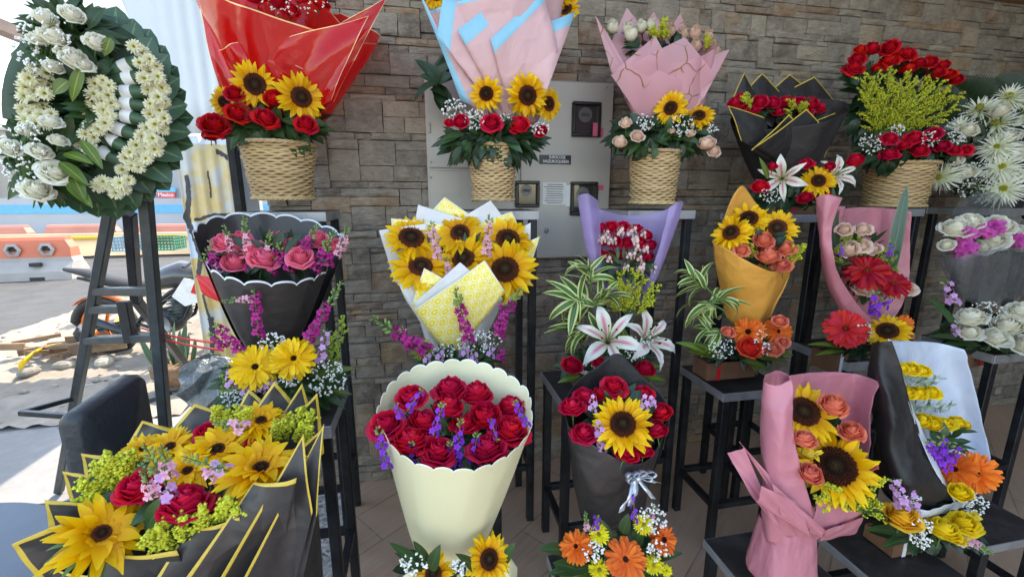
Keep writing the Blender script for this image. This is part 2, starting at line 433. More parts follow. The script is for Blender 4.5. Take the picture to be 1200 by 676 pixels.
def tag(o, label=None, cat=None, group=None, kind=None):
    for k, v in (('label', label), ('category', cat), ('group', group), ('kind', kind)):
        if v: o[k] = v
    return o
def thing(name, label, cat, loc=(0, 0, 0), group=None):
    o = bpy.data.objects.new(name, None); o.empty_display_size = .05; COL.objects.link(o); o.location = loc
    return tag(o, label, cat, group)
def copy_tree(o, parent=None):
    c = o.copy(); COL.objects.link(c); c.parent = parent
    for ch in list(o.children): copy_tree(ch, c)
    return c
def struct(name, mb, mats, smooth=False):
    return tag(mb.build(name, mats, smooth=smooth), kind='structure')
# ---------------------------------------------------------------- flower meshes (unit radius, facing +Z)
def rose_mesh(mat, openn=1.0, seed=0, n_out=5):
    r = random.Random(seed); mb = MB()
    # tight spiral heart
    turns = 2.6 if openn > .6 else 2.0; n = int(turns*16); a0 = r.random()*6.28; rows = []
    for i in range(6):
        v = i/5; row = []
        for j in range(n+1):
            q = j/n; a = a0+q*turns*2*pi
            rad = (.04+.36*q**.85)*(.55+.6*math.sin(min(1, v*1.15)*pi/2))*(1-.20*v*v*(1-q*.4))*(1+.04*math.sin(a*2.5+seed))
            z = v*(1.34-.10*q+.06*math.sin(a*1.5+seed))-.45+.10
            row.append((rad*math.cos(a), rad*math.sin(a), z))
        rows.append(row)
    mb.grid(rows, 0, r.random()*.5)
    layers = [(3, .45, 1.34, -.08), (4, .52, 1.33, -.02), (4, .61, 1.27, .07), (5, .72, 1.17, .17), (5, .83, 1.02, .26), (n_out, .90, .82, .34)]
    if openn < .6: layers = [(3, .46, 1.36, -.12), (3, .52, 1.30, -.05), (3, .60, 1.1, .12)]
    for li, (n, Rr, Ht, curl) in enumerate(layers):
        a0 = r.random()*6.28
        for k in range(n):
            ac = a0+2*pi*k/n+r.uniform(-.12, .12); wd = 1.30*pi/n
            h = Ht*r.uniform(.94, 1.06); cu = curl*openn+(openn-1)*.15+r.uniform(-.05, .08); skew = r.uniform(-.12, .12)
            rows = []
            for i in range(8):
                v = i/7; row = []
                for j in range(9):
                    u = j/4-1
                    edge = 1-.30*abs(u)**2.4+.07*max(0, 1-abs(u)*2.2)+.02*math.sin(u*9+k*3)
                    vv = v*edge
                    rad = Rr*(.42+.58*math.sin(min(1, vv/.62)*pi/2))
                    z = h*vv*1.0
                    if v > .6:
                        q = (v-.6)/.4; rad += cu*q*q*(1-.25*u*u); z -= max(0, cu)*q*q*.62
                        rad += .035*math.sin(3.1*u+k*2+li)*q*max(.3, cu*4)
                    rad += .05*u*skew/abs(.12)*Rr*.4
                    ang = ac+u*wd
                    row.append((rad*math.cos(ang), rad*math.sin(ang), z-.45))
                rows.append(row)
            mb.grid(rows, 0, r.random())
    mb.ell((0, 0, -.50), .26, .26, .22, 1, 8, 5)
    for k in range(5):
        a = 2*pi*k/5+.3; d = Vector((math.cos(a), math.sin(a), .35))
        mb.leaf((d.x*.22, d.y*.22, -.46), d, (0, 0, 1), .6, .20, -.3, .2, 1)
    mb.tube([(0, 0, -.5), (0, 0, -1.6)], [.07, .06], 5, 1)
    return mb.mesh('rose', [mat, 'stem'])
def ray_petals(mb, n, r0, r1, w, z0, lift, droop, blunt, r, mat=0, cup=.25, jag=.1, segs=5):
    a0 = r.random()*6.28
    for k in range(n):
        lift_k = lift+(r.uniform(-.9, .5) if r.random() < .16 else r.uniform(-.14, .14))
        a = a0+2*pi*k/n+r.uniform(-.5, .5)*pi/n*1.3; L = (r1-r0)*r.uniform(1-jag, 1+jag*.6); ww = w*r.uniform(.8, 1.15)
        ca, sa = math.cos(a), math.sin(a); lf = lift_k; tw = r.uniform(-.5, .5); sw = r.uniform(-.2, .2)
        rows = []
        for i in range(segs+1):
            t = i/segs
            prof = (math.sin(pi*(t*.9+.06)**(.8)) if not blunt else (min(1, t*2.5+.35)*(1-max(0, t-.8)**1.5*7)))
            prof = max(.03, prof)*ww
            rad = r0+L*t*math.cos(lf*.7); z = z0+L*math.sin(lf)*t-droop*t*t*L
            row = []
            for u in (-1, 0, 1):
                x, y = rad, u*prof+sw*t*t*L
                zz = z+cup*abs(u)*prof+u*tw*prof
                row.append((x*ca-y*sa, x*sa+y*ca, zz))
            rows.append(row)
        mb.grid(rows, mat, r.random())
def disc_mb(rad, z, dome, r, seeds=140, bump_r=.03, mat=0):
    mb = MB(); rows = []
    for i in range(7):
        t = i/6
        rows.append([(rad*t*math.cos(2*pi*j/20), rad*t*math.sin(2*pi*j/20), z+dome*(1-t*t)-.02*(t > .95)) for j in range(20)])
    mb.grid(rows, mat, .4, uv=lambda i, j: (.5, i/6), closed=True)
    for k in range(seeds):
        t = math.sqrt((k+.5)/seeds); a = k*2.39996
        b0 = len(mb.v)
        mb.octa((rad*t*math.cos(a), rad*t*math.sin(a), z+dome*(1-t*t)+bump_r*.3), bump_r*(.7+.5*t), mat, r.random(), bump_r*(1.0+1.6*(t > .72)))
        for i in range(b0, len(mb.v)): mb.uv[i] = (.5, t)
    return mb
def flower_pair(kind, seed):
    """returns (petal mesh, disc mesh or None)"""
    r = random.Random(seed); mb = MB()
    if kind == 'sunflower':
        ray_petals(mb, 17, .38, .86, .105, 0, .38, .2, False, r)
        ray_petals(mb, 19, .36, .98, .115, -.02, .22, .15, False, r)
        ray_petals(mb, 18, .34, 1.0, .12, -.05, .02, .1, False, r)
        for k in range(16):
            a = k*2*pi/16; d = Vector((math.cos(a), math.sin(a), -.05))
            mb.leaf((d.x*.2, d.y*.2, -.1), d, (0, 0, 1), .5, .16, .2, .2, 1)
        mb.tube([(0, 0, -.1), (0, 0, -.5)], [.12, .05], 6, 1)
        return mb.mesh('sunflower', ['sun_petal', 'stem']), disc_mb(.42, .02, .07, r, 260, .026).mesh('disc', ['disc_brown'])
    if kind == 'sunflower_wild':
        ray_petals(mb, 11, .16, .62, .13, .04, 1.25, 1.1, False, r, jag=.4)
        ray_petals(mb, 16, .17, .88, .13, .02, .85, .45, False, r, jag=.25)
        ray_petals(mb, 18, .25, 1.0, .125, -.02, .35, .3, False, r, jag=.2)
        ray_petals(mb, 16, .25, 1.02, .12, -.05, .05, .25, False, r, jag=.2)
        for k in range(20):
            a = k*2*pi/20; d = Vector((math.cos(a), math.sin(a), -.1))
            mb.leaf((d.x*.2, d.y*.2, -.12), d, (0, 0, 1), .75, .13, .5, .2, 1)
        return mb.mesh('sunflower', ['sun_petal', 'stem']), disc_mb(.20, .03, .06, r, 140, .022).mesh('disc', ['disc_brown'])
    if kind.startswith('gerb'):
        ray_petals(mb, 22, .16, .78, .085, .03, .22, .1, True, r, jag=.05)
        ray_petals(mb, 26, .18, .97, .10, 0, .10, .1, True, r, jag=.05)
        ray_petals(mb, 24, .18, 1.0, .10, -.03, 0, .1, True, r, jag=.05)
        ray_petals(mb, 26, .10, .34, .03, .06, .6, .1, False, r, jag=.2)
        mb.tube([(0, 0, -.05), (0, 0, -.4)], [.12, .05], 6, 1)
        dm = 'disc_red' if kind in ('gerb_red', 'gerb_dark') else 'disc_gerb'
        return mb.mesh('gerbera', [kind, 'stem']), disc_mb(.17, .05, .05, r, 70, .022).mesh('disc', [dm])
    if kind in ('mum_cream', 'mum_yellow'):
        for i, (n, r1, lf) in enumerate(((10, .50, .9), (13, .72, .65), (16, .88, .38), (18, 1.0, .12), (17, .98, -.1))):
            ray_petals(mb, n, .10, r1, .085, .1-.05*i, lf, .1, True, r, jag=.08, segs=4)
        return mb.mesh('chrysanthemum', [kind, 'stem']), disc_mb(.20, .14, .08, r, 60, .03).mesh('disc', ['disc_green'])
    if kind == 'mum_spider':
        for i, (n, r1, lf) in enumerate(((16, .45, 1.1), (22, .70, .75), (26, .9, .42), (30, 1.0, .12), (28, 1.0, -.18))):
            ray_petals(mb, n, .05, r1, .030, .1-.04*i, lf, .15, True, r, jag=.15, segs=4)
        mb.tube([(0, 0, -.05), (0, 0, -.8)], [.08, .04], 6, 1)
        return mb.mesh('spider_chrysanthemum', ['mum_white', 'stem']), disc_mb(.16, .16, .1, r, 50, .03).mesh('disc', ['disc_green'])
    if kind == 'carnation':
        for i in range(6):
            ray_petals(mb, 9, .05, .35+.12*i, .22, .5-.12*i, 1.0-.2*i, .35, True, r, jag=.15, segs=4, cup=.6)
        return mb.mesh('carnation', ['carn_magenta', 'stem']), None
    if kind == 'alstro':
        for k in range(2):
            ray_petals(mb, 3, .05, .95, .26, .05-.05*k, .75-.15*k, .7, False, r, jag=.05, segs=6)
        return mb.mesh('alstroemeria', ['alstro_yellow', 'stem']), None
    if kind == 'lily':
        a0 = .3
        for k in range(6):
            a = a0+k*pi/3+r.uniform(-.08, .08); w = .20 if k % 2 else .14; rows = []
            dr = r.uniform(.8, 1.1)
            for i in range(10):
                t = i/9; prof = w*max(.02, math.sin(pi*(t*.93+.05)**.85))
                rad = .06+.98*t; z = -.45+.95*t**.6-.62*dr*t**3
                row = []
                for j in range(5):
                    u = j/2-1; y = u*prof; zz = z+.35*abs(u)*prof*(1-t)+.02*math.sin(t*22+u*3)*abs(u)
                    row.append((rad*math.cos(a)-y*math.sin(a), rad*math.sin(a)+y*math.cos(a), zz))
                rows.append(row)
            mb.grid(rows, 0, r.random())
        mb.tube([(0, 0, -.4), (0, 0, -.8)], [.06, .05], 6, 1)
        st = MB()
        for k in range(6):
            a = k*pi/3+.1; p = Vector((.28*math.cos(a), .28*math.sin(a), .38))
            st.tube([(0, 0, -.4), p*.5, p], .012, 4, 0); st.ell(p, .03, .03, .07, 1, 6, 4)
        st.tube([(0, 0, -.4), (.03, 0, .5)], .02, 5, 0)
        return mb.mesh('lily', ['lily', 'stem']), st.mesh('stamens', ['bud_green', 'disc_brown'])
CACHE = {}
def fmesh(kind, variant):
    k = (kind, variant)
    if k not in CACHE:
        if kind.startswith('rose') or kind.startswith('bud'):
            col = 'rose'+kind[kind.index('_'):]
            CACHE[k] = (rose_mesh(col, (1.0, .8, 1.15, .9, .7, 1.05)[variant] if kind.startswith('rose') else .45, hash_(kind)+variant*31, 5+variant % 2), None)
        else: CACHE[k] = flower_pair(kind, hash_(kind)+variant*17)
    return CACHE[k]
def hash_(s): return sum((i+3)*ord(c) for i, c in enumerate(s))
NAMES = {'sunflower': 'sunflower', 'sunflower_wild': 'sunflower', 'mum_cream': 'chrysanthemum', 'mum_yellow': 'chrysanthemum', 'mum_spider': 'spider_chrysanthemum', 'carnation': 'carnation', 'alstro': 'alstroemeria', 'lily': 'lily'}
def fname(k):
    if k in NAMES: return NAMES[k]
    if k.startswith('gerb'): return 'gerbera'
    return 'rose'
# ---------------------------------------------------------------- bouquet helper
from mathutils import noise as mnoise
def ridge(p, f, seed):
    q = Vector((p[0]*f+seed, p[1]*f*.6, p[2]*f*.7)); a = 1-abs(mnoise.noise(q))*2.2; b_ = 1-abs(mnoise.noise(q*2.3+Vector((7, 3, 1))))*2.2
    return a*a*(1 if a > 0 else -1)+.4*b_*b_
class Bq:
    def __init__(s, name, label, cat, loc, Y, group=None):
        s.root = thing(name, label, cat, loc, group); s.Y = Y; s.O = Vector(loc)
    def P(s, px, py, dy=0): return atY(px, py, s.Y+dy)
    def px(s, P, w): return w*dep(P)/F
    def fl(s, kind, px, py, w, dy=0, face=(0, .25), var=None, name=None):
        P = s.P(px, py, dy); sc_ = s.px(P, w)/2
        if kind.startswith('rose'): sc_ *= .90; P = P-Vector((0, 0, sc_*.25))
        if kind.startswith('bud'): sc_ *= 1.35
        tc = (CAM-P).normalized(); rt = Vector((0, 0, 1)).cross(-tc).normalized()*1.0
        rt = -tc.cross(Vector((0, 0, 1))).normalized()*-1
        rt = (-tc).cross(Vector((0, 0, 1))).normalized()
        f = (tc+rt*(face[0]+R.uniform(-.24, .24))+Vector((0, 0, 1))*(face[1]+R.uniform(-.15, .25))).normalized()
        if kind.startswith('rose') and name != 'flat':
            up_ = (V(0, 0, 1)-tc*tc.z).normalized(); A = math.radians(50+14*face[1]+R.uniform(-13, 11))
            f = (tc*math.cos(A)+up_*math.sin(A)+rt*(face[0]*.8+R.uniform(-.28, .28))).normalized()
        q = f.to_track_quat('Z', 'Y') @ Quaternion((0, 0, 1), R.uniform(0, 6.28))
        if kind == 'lily' : q = f.to_track_quat('Z', 'Y') @ Quaternion((0, 0, 1), (var or 0))
        me, dm = fmesh(kind, R.randrange(6 if kind.startswith(('rose', 'sun')) else 3))
        nm = name or fname(kind)
        o = bpy.data.objects.new(nm, me); COL.objects.link(o); o.parent = s.root
        o.rotation_mode = 'QUATERNION'; o.location = P-s.O; o.rotation_quaternion = q; o.scale = (sc_*R.uniform(.96, 1.05), sc_*R.uniform(.95, 1.04), sc_*(R.uniform(.6, 1.7) if kind.startswith(('sun', 'gerb')) else R.uniform(.88, 1.14)))
        if dm:
            d = bpy.data.objects.new(dm.name.split('.')[0], dm); COL.objects.link(d); d.parent = o; k_ = R.uniform(.82, 1.12); d.scale = (k_, k_, R.uniform(.8, 1.5))
        return o
    def fls(s, kind, lst, dy=0, face=(0, .25)):
        for t in lst:
            s.fl(kind, t[0], t[1], t[2], dy+(t[3] if len(t) > 3 else 0), t[4] if len(t) > 4 else face)
    def foliage(s, cx, cy, rx, ry, n, L=.09, W=.035, mat='leaf', dy=0, name='foliage', slope=0, up=.1, depth=.06, out=1.0, tocam=.5, bend=.4, fold=.25, sharp=1.0, seg=5):
        mb = MB()
        for k in range(n):
            a = R.uniform(0, 2*pi); q = math.sqrt(R.random())
            x, y = math.cos(a)*q, math.sin(a)*q
            P = s.P(cx+rx*x*.8, cy+ry*y*.8, dy+R.uniform(-depth, depth)*.7-slope*ry*y)
            tc = (CAM-P).normalized(); rt = (-tc).cross(Vector((0, 0, 1))).normalized(); u = rt.cross(-tc)
            d = (rt*x*out+u*(-y*out+up)+tc*R.uniform(.1, tocam)+Vector([R.uniform(-.35, .35) for _ in range(3)]))
            if d.length < .1: d = tc
            upv = (tc+Vector((0, 0, .8))+Vector([R.uniform(-.4, .4) for _ in range(3)]))
            ll = L*R.uniform(.6, 1.2)
            mb.leaf(P-d.normalized()*ll*.35, d, upv, ll, W*R.uniform(.7, 1.2), bend*R.uniform(.2, 1.6), fold, 0, R.random(), seg, sharp)
        return mb.build(name, mat, s.root)
    def leaves(s, lst, L, W, mat='leaf_ti', name='long_leaves', dy=0, fold=.2, bend=.25, sharp=.8):
        """lst of (x0,y0,x1,y1) pixel base to tip"""
        mb = MB()
        for t in lst:
            A = s.P(t[0], t[1], dy+R.uniform(-.01, .01)); B = s.P(t[2], t[3], dy-.03+R.uniform(-.02, .02))
            d = B-A; ln = d.length; tc = (CAM-A).normalized()
            mb.leaf(A, d+Vector((0, 0, bend*.45*ln)), tc+Vector((0, 0, .7)), ln*1.05, (W if len(t) < 5 else t[4])*R.uniform(.85, 1.15), bend, fold, 0, R.random(), 8, sharp)
        return mb.build(name, mat, s.root)
    def breath(s, cx, cy, rx, ry, n, dy=-.02, size=.0042, mat='breath', name='babys_breath'):
        mb = MB(); A = s.P(cx, cy+ry*.9, dy+.04)
        for k in range(n):
            a = R.uniform(0, 2*pi); q = math.sqrt(R.random())
            P = s.P(cx+rx*math.cos(a)*q, cy+ry*math.sin(a)*q, dy+R.uniform(-.03, .03))
            v = R.random(); sz = size*R.uniform(.6, 1.2)
            for j in range(3):
                mb.octa(P+Vector([R.uniform(-1, 1)*sz*.7 for _ in range(3)]), sz*.75, 0, v)
            if k % 3 == 0: mb.tube([A.lerp(P, .2), A.lerp(P, .65)+Vector((R.uniform(-.008, .008), 0, .005)), P], .0006, 3, 1, .5)
        return mb.build(name, [mat, 'stem'], s.root)
    def plume(s, x0, y0, x1, y1, wpx, dy=0, dens=1.0, mats=('goldenrod', 'stem'), name='goldenrod', sz=.0032):
        mb = MB(); A = s.P(x0, y0, dy+.02); B = s.P(x1, y1, dy-.02); ax = B-A; L = ax.length
        w = s.px(A, wpx)/2; tc = (CAM-A).normalized(); side = ax.cross(tc).normalized(); ax.normalize()
        mb.tube([A, A+ax*L*.5, B], [.0018, .0014, .0008], 4, 1, .5)
        nb = max(6, int(15*dens))
        for k in range(nb):
            t = .12+.88*(k/nb); p = A+ax*L*t; an = R.uniform(0, 2*pi)
            d = (side*math.cos(an)+tc*math.sin(an)*.8+ax*.9).normalized()
            bl = w*(1.25-.75*t)*R.uniform(.7, 1.2)
            q = p+d*bl+ax*bl*.2; mid = p+d*bl*.5+ax*bl*.22
            mb.tube([p, mid, q], .0007, 3, 1, .5)
            nn = int(12*dens)+5
            for j in range(nn):
                f = .2+.8*j/nn; c = (p.lerp(mid, f*2) if f < .5 else mid.lerp(q, f*2-1))
                c = c+Vector([R.uniform(-1, 1)*.0045 for _ in range(3)])
                mb.octa(c, sz*R.uniform(.7, 1.3), 0, R.random())
        return mb.build(name, list(mats), s.root)
    def plumes(s, lst, w=22, dy=0, **k):
        """goldenrod mass as one part: lst of (x0,y0,x1,y1)"""
        big = MB(); 
        for t in lst:
            o = s.plume(*t[:4], w, dy+(t[4] if len(t) > 4 else 0), **k)
    def spike(s, kind, x0, y0, x1, y1, wpx=16, dy=0, bud=.4, n=None, name=None, curve=0):
        mb = MB(); A = s.P(x0, y0, dy); B = s.P(x1, y1, dy-.01); ax = B-A; L = ax.length; w = s.px(A, wpx)/2
        tc = (CAM-A).normalized(); side = ax.cross(tc).normalized(); axn = ax.normalized()
        def pt(t): return A+ax*t+side*curve*L*math.sin(pi*t)
        mb.tube([pt(i/5) for i in range(6)], [.0022, .002, .0018, .0016, .0012, .0008], 5, 1, .4)
        n = n or int(L/ (w*.42)); n = max(6, min(26, n))
        for k in range(n):
            t = .05+.95*k/n; p = pt(t); an = k*2.4; rad = (side*math.cos(an)+tc*math.sin(an))
            if t > 1-bud:
                q = 1-(t-(1-bud))/bud
                for j in range(2):
                    an2 = an+j*2.2; rd = side*math.cos(an2)+tc*math.sin(an2)
                    c = p+rd*w*(.22+.25*q)
                    rot = (rd+axn*.9).to_track_quat('Z', 'Y').to_matrix()
                    mb.ell(c, w*.17*(.6+q*.6), w*.17*(.6+q*.6), w*.34*(.6+q*.5), 2, 6, 4, rot)
            else:
                sz = w*(1.0-.35*t)*R.uniform(.8, 1.15); c = p+rad*w*.45
                f = (rad+tc*.45+axn*.2).normalized(); u1 = f.cross(axn).normalized(); u2 = f.cross(u1)
                v = R.random()
                if kind.startswith('snap'):
                    mb.tube([p, c, c+f*sz*.2], [sz*.12, sz*.3, sz*.22], 6, 0, v)
                    for (sg, m2, wd) in ((1, 2, .42), (-1, 3, .42)):
                        for j in range(m2):
                            off = u1*((j-(m2-1)/2)*sz*.36)
                            dd = f*.6+u2*(-sg)*.9+u1*((j-(m2-1)/2)*.9)
                            mb.leaf(c+f*sz*.05+off*.3, dd, f, sz*.75, sz*wd, .9, .35, 0, v+R.uniform(-.1, .1), 3, .7)
                else:
                    for j in range(5):
                        a2 = j*2*pi/5+v*5; dd = u1*math.cos(a2)+u2*math.sin(a2)+f*.35
                        mb.leaf(c, dd, f, sz*.62, sz*.46, .5, .15, 0, v+R.uniform(-.1, .1), 3, .55)
        return mb.build(name or ('snapdragon' if kind.startswith('snap') else 'stock_flower'), [kind, 'stem', 'bud_green'], s.root)
    # -- paper: a cone about the axis B -> T
    def frame(s, B, T):
        a = (T-B).normalized(); tc = (CAM-(B+T)/2); e1 = (tc-a*tc.dot(a)).normalized(); e2 = e1.cross(a)
        if e2.dot(RT) < 0: e2 = -e2
        return a, e1, e2
    def cone(s, B, T, rb, rt, mats, front=1.0, back=1.4, scal=0, nsc=22, rim=.012, power=.8, ruf=.012, name='wrapper', sq=1.0, gap=None, thick=.0008, flare=0, side=0, seed=3, nv=22, fy=None, by=None, fold=.006):
        a, e1, e2 = s.frame(B, T); L = (T-B).length; mb = MB(); nt_ = nsc*8 if scal else 96; r = random.Random(seed)
        ph = [r.random()*6.28 for _ in range(5)]
        def pt(th, t):
            rad = rb+(rt-rb)*max(0, t)**power if t <= 1 else rt+(rt-rb)*power*(t-1)*(1+flare)
            rad += (.0006 if scal else .0022)*ridge((math.cos(th)*.22, math.sin(th)*.22, t*L*.45), 11, ph[3]) - fold*t*abs(math.sin(th*3.5+ph[4]))**4
            rad += ruf*t*(math.sin(3*th+ph[0])+.6*math.sin(7*th+ph[1]+2*t)+.4*math.sin(11*th+ph[2]-3*t))
            return B+a*L*t+(e1*math.cos(th)*sq+e2*math.sin(th))*rad
        tr = rim/L
        def fit(th, y):
            lo, hi = .2, 4.0
            for _ in range(40):
                m = (lo+hi)/2; P = pt(th, m)
                if pixy(P) > y: lo = m
                else: hi = m
            return lo
        if fy is not None: front = fit(0, fy)
        if by is not None: back = fit(pi, by)
        rows = []; ths = [-pi+2*pi*i/nt_ for i in range(nt_)]
        if gap: ths = [gap[0]+(gap[1]-gap[0])*i/nt_ for i in range(nt_+1)]
        def edge(th):
            e = front+(back-front)*((1-math.cos(th))/2)**1.3 + side*math.sin(th)
            if scal: e += scal/L*(abs(math.sin(th*nsc/2))**.6)
            return e
        for i in range(nv+1):
            row = []
            for th in ths:
                e = edge(th)
                t = e if i == nv else (e-tr)*(i/(nv-1))
                row.append(pt(th, t))
            rows.append(row)
        mb.grid(rows, 0, .5, closed=gap is None, mfun=lambda i, j: 1 if i == nv-1 and len(mats) > 1 else 0)
        # the bottom, gathered
        return mb.build(name, mats, s.root, thick=thick)
    def sheet(s, B, T, rb, rt, th, hw, h0, hs, ht, mats, bw=.1, off=0, skew=0, power=.8, flare=0, name='wrapper_sheet', curl=.02, thick=.001, n=14, hs2=None, sq=1.0):
        """one folded sheet with a pointed corner lying on the cone: th centre angle, hw half angle"""
        a, e1, e2 = s.frame(B, T); L = (T-B).length; mb = MB(); hs2 = hs if hs2 is None else hs2
        c00 = (th+skew*.2, h0); c10 = (th-hw, hs); c01 = (th+hw, hs2); c11 = (th+skew, ht)
        cuts = [0]+[bw]+[bw+(1-bw)*i/(n-2)*(1-bw)/(1-bw) for i in range(1, n-1)]
        cs = [0]+[(1-bw)*i/(n-1) for i in range(1, n)]+[1]
        rows = []
        for u in cs:
            row = []
            for v in cs:
                an = (1-u)*(1-v)*c00[0]+u*(1-v)*c10[0]+(1-u)*v*c01[0]+u*v*c11[0]
                t = (1-u)*(1-v)*c00[1]+u*(1-v)*c10[1]+(1-u)*v*c01[1]+u*v*c11[1]
                rad = rb+(rt-rb)*max(0, t)**power if t <= 1 else rt+(rt-rb)*power*(t-1)*(1+flare)
                rad += off+curl*(u*v)**2*1.2+.004*math.sin(9*an+t*7+off*400)
                row.append(B+a*L*t+(e1*math.cos(an)*sq+e2*math.sin(an))*rad)
            rows.append(row)
        k = len(cs)-2
        mb.grid(rows, 0, R.random(), mfun=lambda i, j: 1 if (i == k or j == k) and len(mats) > 1 else 0)
        return mb.build(name, mats, s.root, thick=thick)
    def loft(s, rows, mats, name='wrapper', thick=.0008, sub=9, dy=0, wob=.003, mfun=None, cr_=.006):
        """rows of (px,py,dy): Catmull-Rom surface through them"""
        P = [[s.P(x, y, z+dy) for (x, y, z) in row] for row in rows]
        def cr(p0, p1, p2, p3, t): return ((p1*2)+(p2-p0)*t+(p0*2-p1*5+p2*4-p3)*t*t+(p1*3-p0-p2*3+p3)*t*t*t)*.5
        def dense(l):
            out = []; n = len(l)
            for i in range(n-1):
                for k in range(sub):
                    out.append(cr(l[max(0, i-1)], l[i], l[i+1], l[min(n-1, i+2)], k/sub))
            out.append(l[-1]); return out
        D = [dense(r) for r in P]; cols = [dense([r[j] for r in D]) for j in range(len(D[0]))]
        G = [[cols[j][i] for j in range(len(cols))] for i in range(len(cols[0]))]
        ph = R.random()*6
        for i, r in enumerate(G):
            for j, p in enumerate(r): r[j] = p+Vector((0, wob*math.sin(i*.3+j*.2+ph)-cr_*ridge(p, 9, ph), 0))
        mb = MB(); mb.grid(G, 0, .5, mfun=mfun)
        return mb.build(name, mats, s.root, thick=thick)
    def basket(s, cx, ytop, ybot, wtop, wbot, dy=0):
        Bz = s.P(cx, ybot, dy); T = s.P(cx, ytop, dy); T = Vector((Bz.x, Bz.y, T.z)); rt = s.px(T, wtop)/2; rb = s.px(Bz, wbot)/2
        h = T.z-Bz.z; mb = MB(); nr = 23; st = 28; nt_ = st*6; sub = 5; rr_ = random.Random(int(cx))
        jit = [rr_.uniform(.75, 1.2) for _ in range(nr+1)]; rows = []; va = []
        for i in range(nr*sub+1):
            t = i/(nr*sub); k = min(nr-1, i//sub); f = (i % sub)/sub
            bulge = math.sin(pi*min(1, f*1.05))**.7 if i % sub else 0
            rad = rb+(rt-rb)*t**.9; row = []
            for j in range(nt_):
                a = 2*pi*j/nt_; w = math.cos(a*st/2+pi*(k % 2))
                rr = rad-.004+(.0040*w+.0048)*bulge*jit[k]+.0015*math.sin(a*3+k*1.7)
                row.append((Bz.x+rr*math.cos(a), Bz.y+rr*math.sin(a), Bz.z+.004+h*t+.0018*math.sin(a*2+k)+.0012*w))
            rows.append(row); va.append((k, bulge))
        b0 = len(mb.v); mb.grid(rows, 0, .5, closed=True, mfun=lambda i, j: 1 if i % sub == sub-1 else 0)
        for i, (k, q) in enumerate(va):
            for j in range(nt_): mb.va[b0+i*nt_+j] = .3*random.Random(k*7+j//9+int(cx)).random()+.7*random.Random(k+int(cx)).random()
        o = mb.build('basket_body', ['wicker', 'wicker_gap'], s.root)
        for nm, z, r_, k in (('basket_rim', T.z, rt+.003, .008), ('basket_foot', Bz.z+.009, rb+.004, .008)):
            m2 = MB(); pts = 120
            for q in range(3):
                ring = []
                for j in range(pts+1):
                    a = 2*pi*j/pts; ph = a*14+q*2.094
                    ring.append(Vector((Bz.x+(r_+k*.5*math.cos(ph))*math.cos(a), Bz.y+(r_+k*.5*math.cos(ph))*math.sin(a), z+k*.5*math.sin(ph))))
                m2.tube(ring, k*.5, 5, 0, R.random())
            m2.build(nm, 'wicker', s.root)
        return o
    def box(s, px, py, w, h, ribbon, dy=0, depth=.10, rib_at=.3):
        A = s.P(px, py, dy); W = s.px(A, w); Hh = s.px(A, h); mb = MB()
        c = Vector((A.x, A.y+depth/2, A.z))
        for (q, sz) in (((0, -depth/2+.004, 0), (W, .008, Hh)), ((0, depth/2-.004, 0), (W, .008, Hh)), ((-W/2+.004, 0, 0), (.0079, depth-.017, Hh*.98)), ((W/2-.004, 0, 0), (.0079, depth-.017, Hh*.98)), ((0, 0, -Hh/2+.004), (W*.9, depth-.018, .006))):
            mb.box(c+Vector(q), sz, 0, None, .0015)
        o = mb.build('wooden_box', 'wood_box', s.root, smooth=False)
        m2 = MB(); x = -W/2+W*rib_at
        m2.box(c+Vector((x, -depth/2-.0015, 0)), (.014, .0015, Hh*1.02), 0); m2.build('ribbon', ribbon, o, smooth=False)
        return o
def V(*a): return Vector(a)
# ================================================================ SETTING
def groundmat(name, c0, c1, sc0, rough=.9, bmp=.4, dots=None, c2=None):
    m, nt, b, out = newmat(name)
    n = noise(nt, sc0, 6, rough=.65); n2 = noise(nt, sc0*.13, 4)
    c = mixc(nt, ramp(nt, n, [(.3, (0,)*3), (.7, (1,)*3)]).outputs[0], c0, c1)
    c = mixc(nt, ramp(nt, n2, [(.35, (0,)*3), (.65, (.6,)*3)]).outputs[0], c, c2 or tuple(x*.6 for x in c0))
    nt.links.new(c, b.inputs['Base Color']); b.inputs['Roughness'].default_value = rough
    bump(nt, b, n, bmp, .01); return m
M['pavement'] = groundmat('pavement', (.20, .195, .19), (.25, .245, .235), 14, c2=(.16, .155, .15))
M['asphalt'] = groundmat('asphalt', (.040, .040, .042), (.060, .060, .060), 22, c2=(.085, .082, .078))
M['sand'] = groundmat('sand', (.20, .17, .13), (.34, .30, .25), 3.5, c2=(.12, .10, .08), bmp=.9)
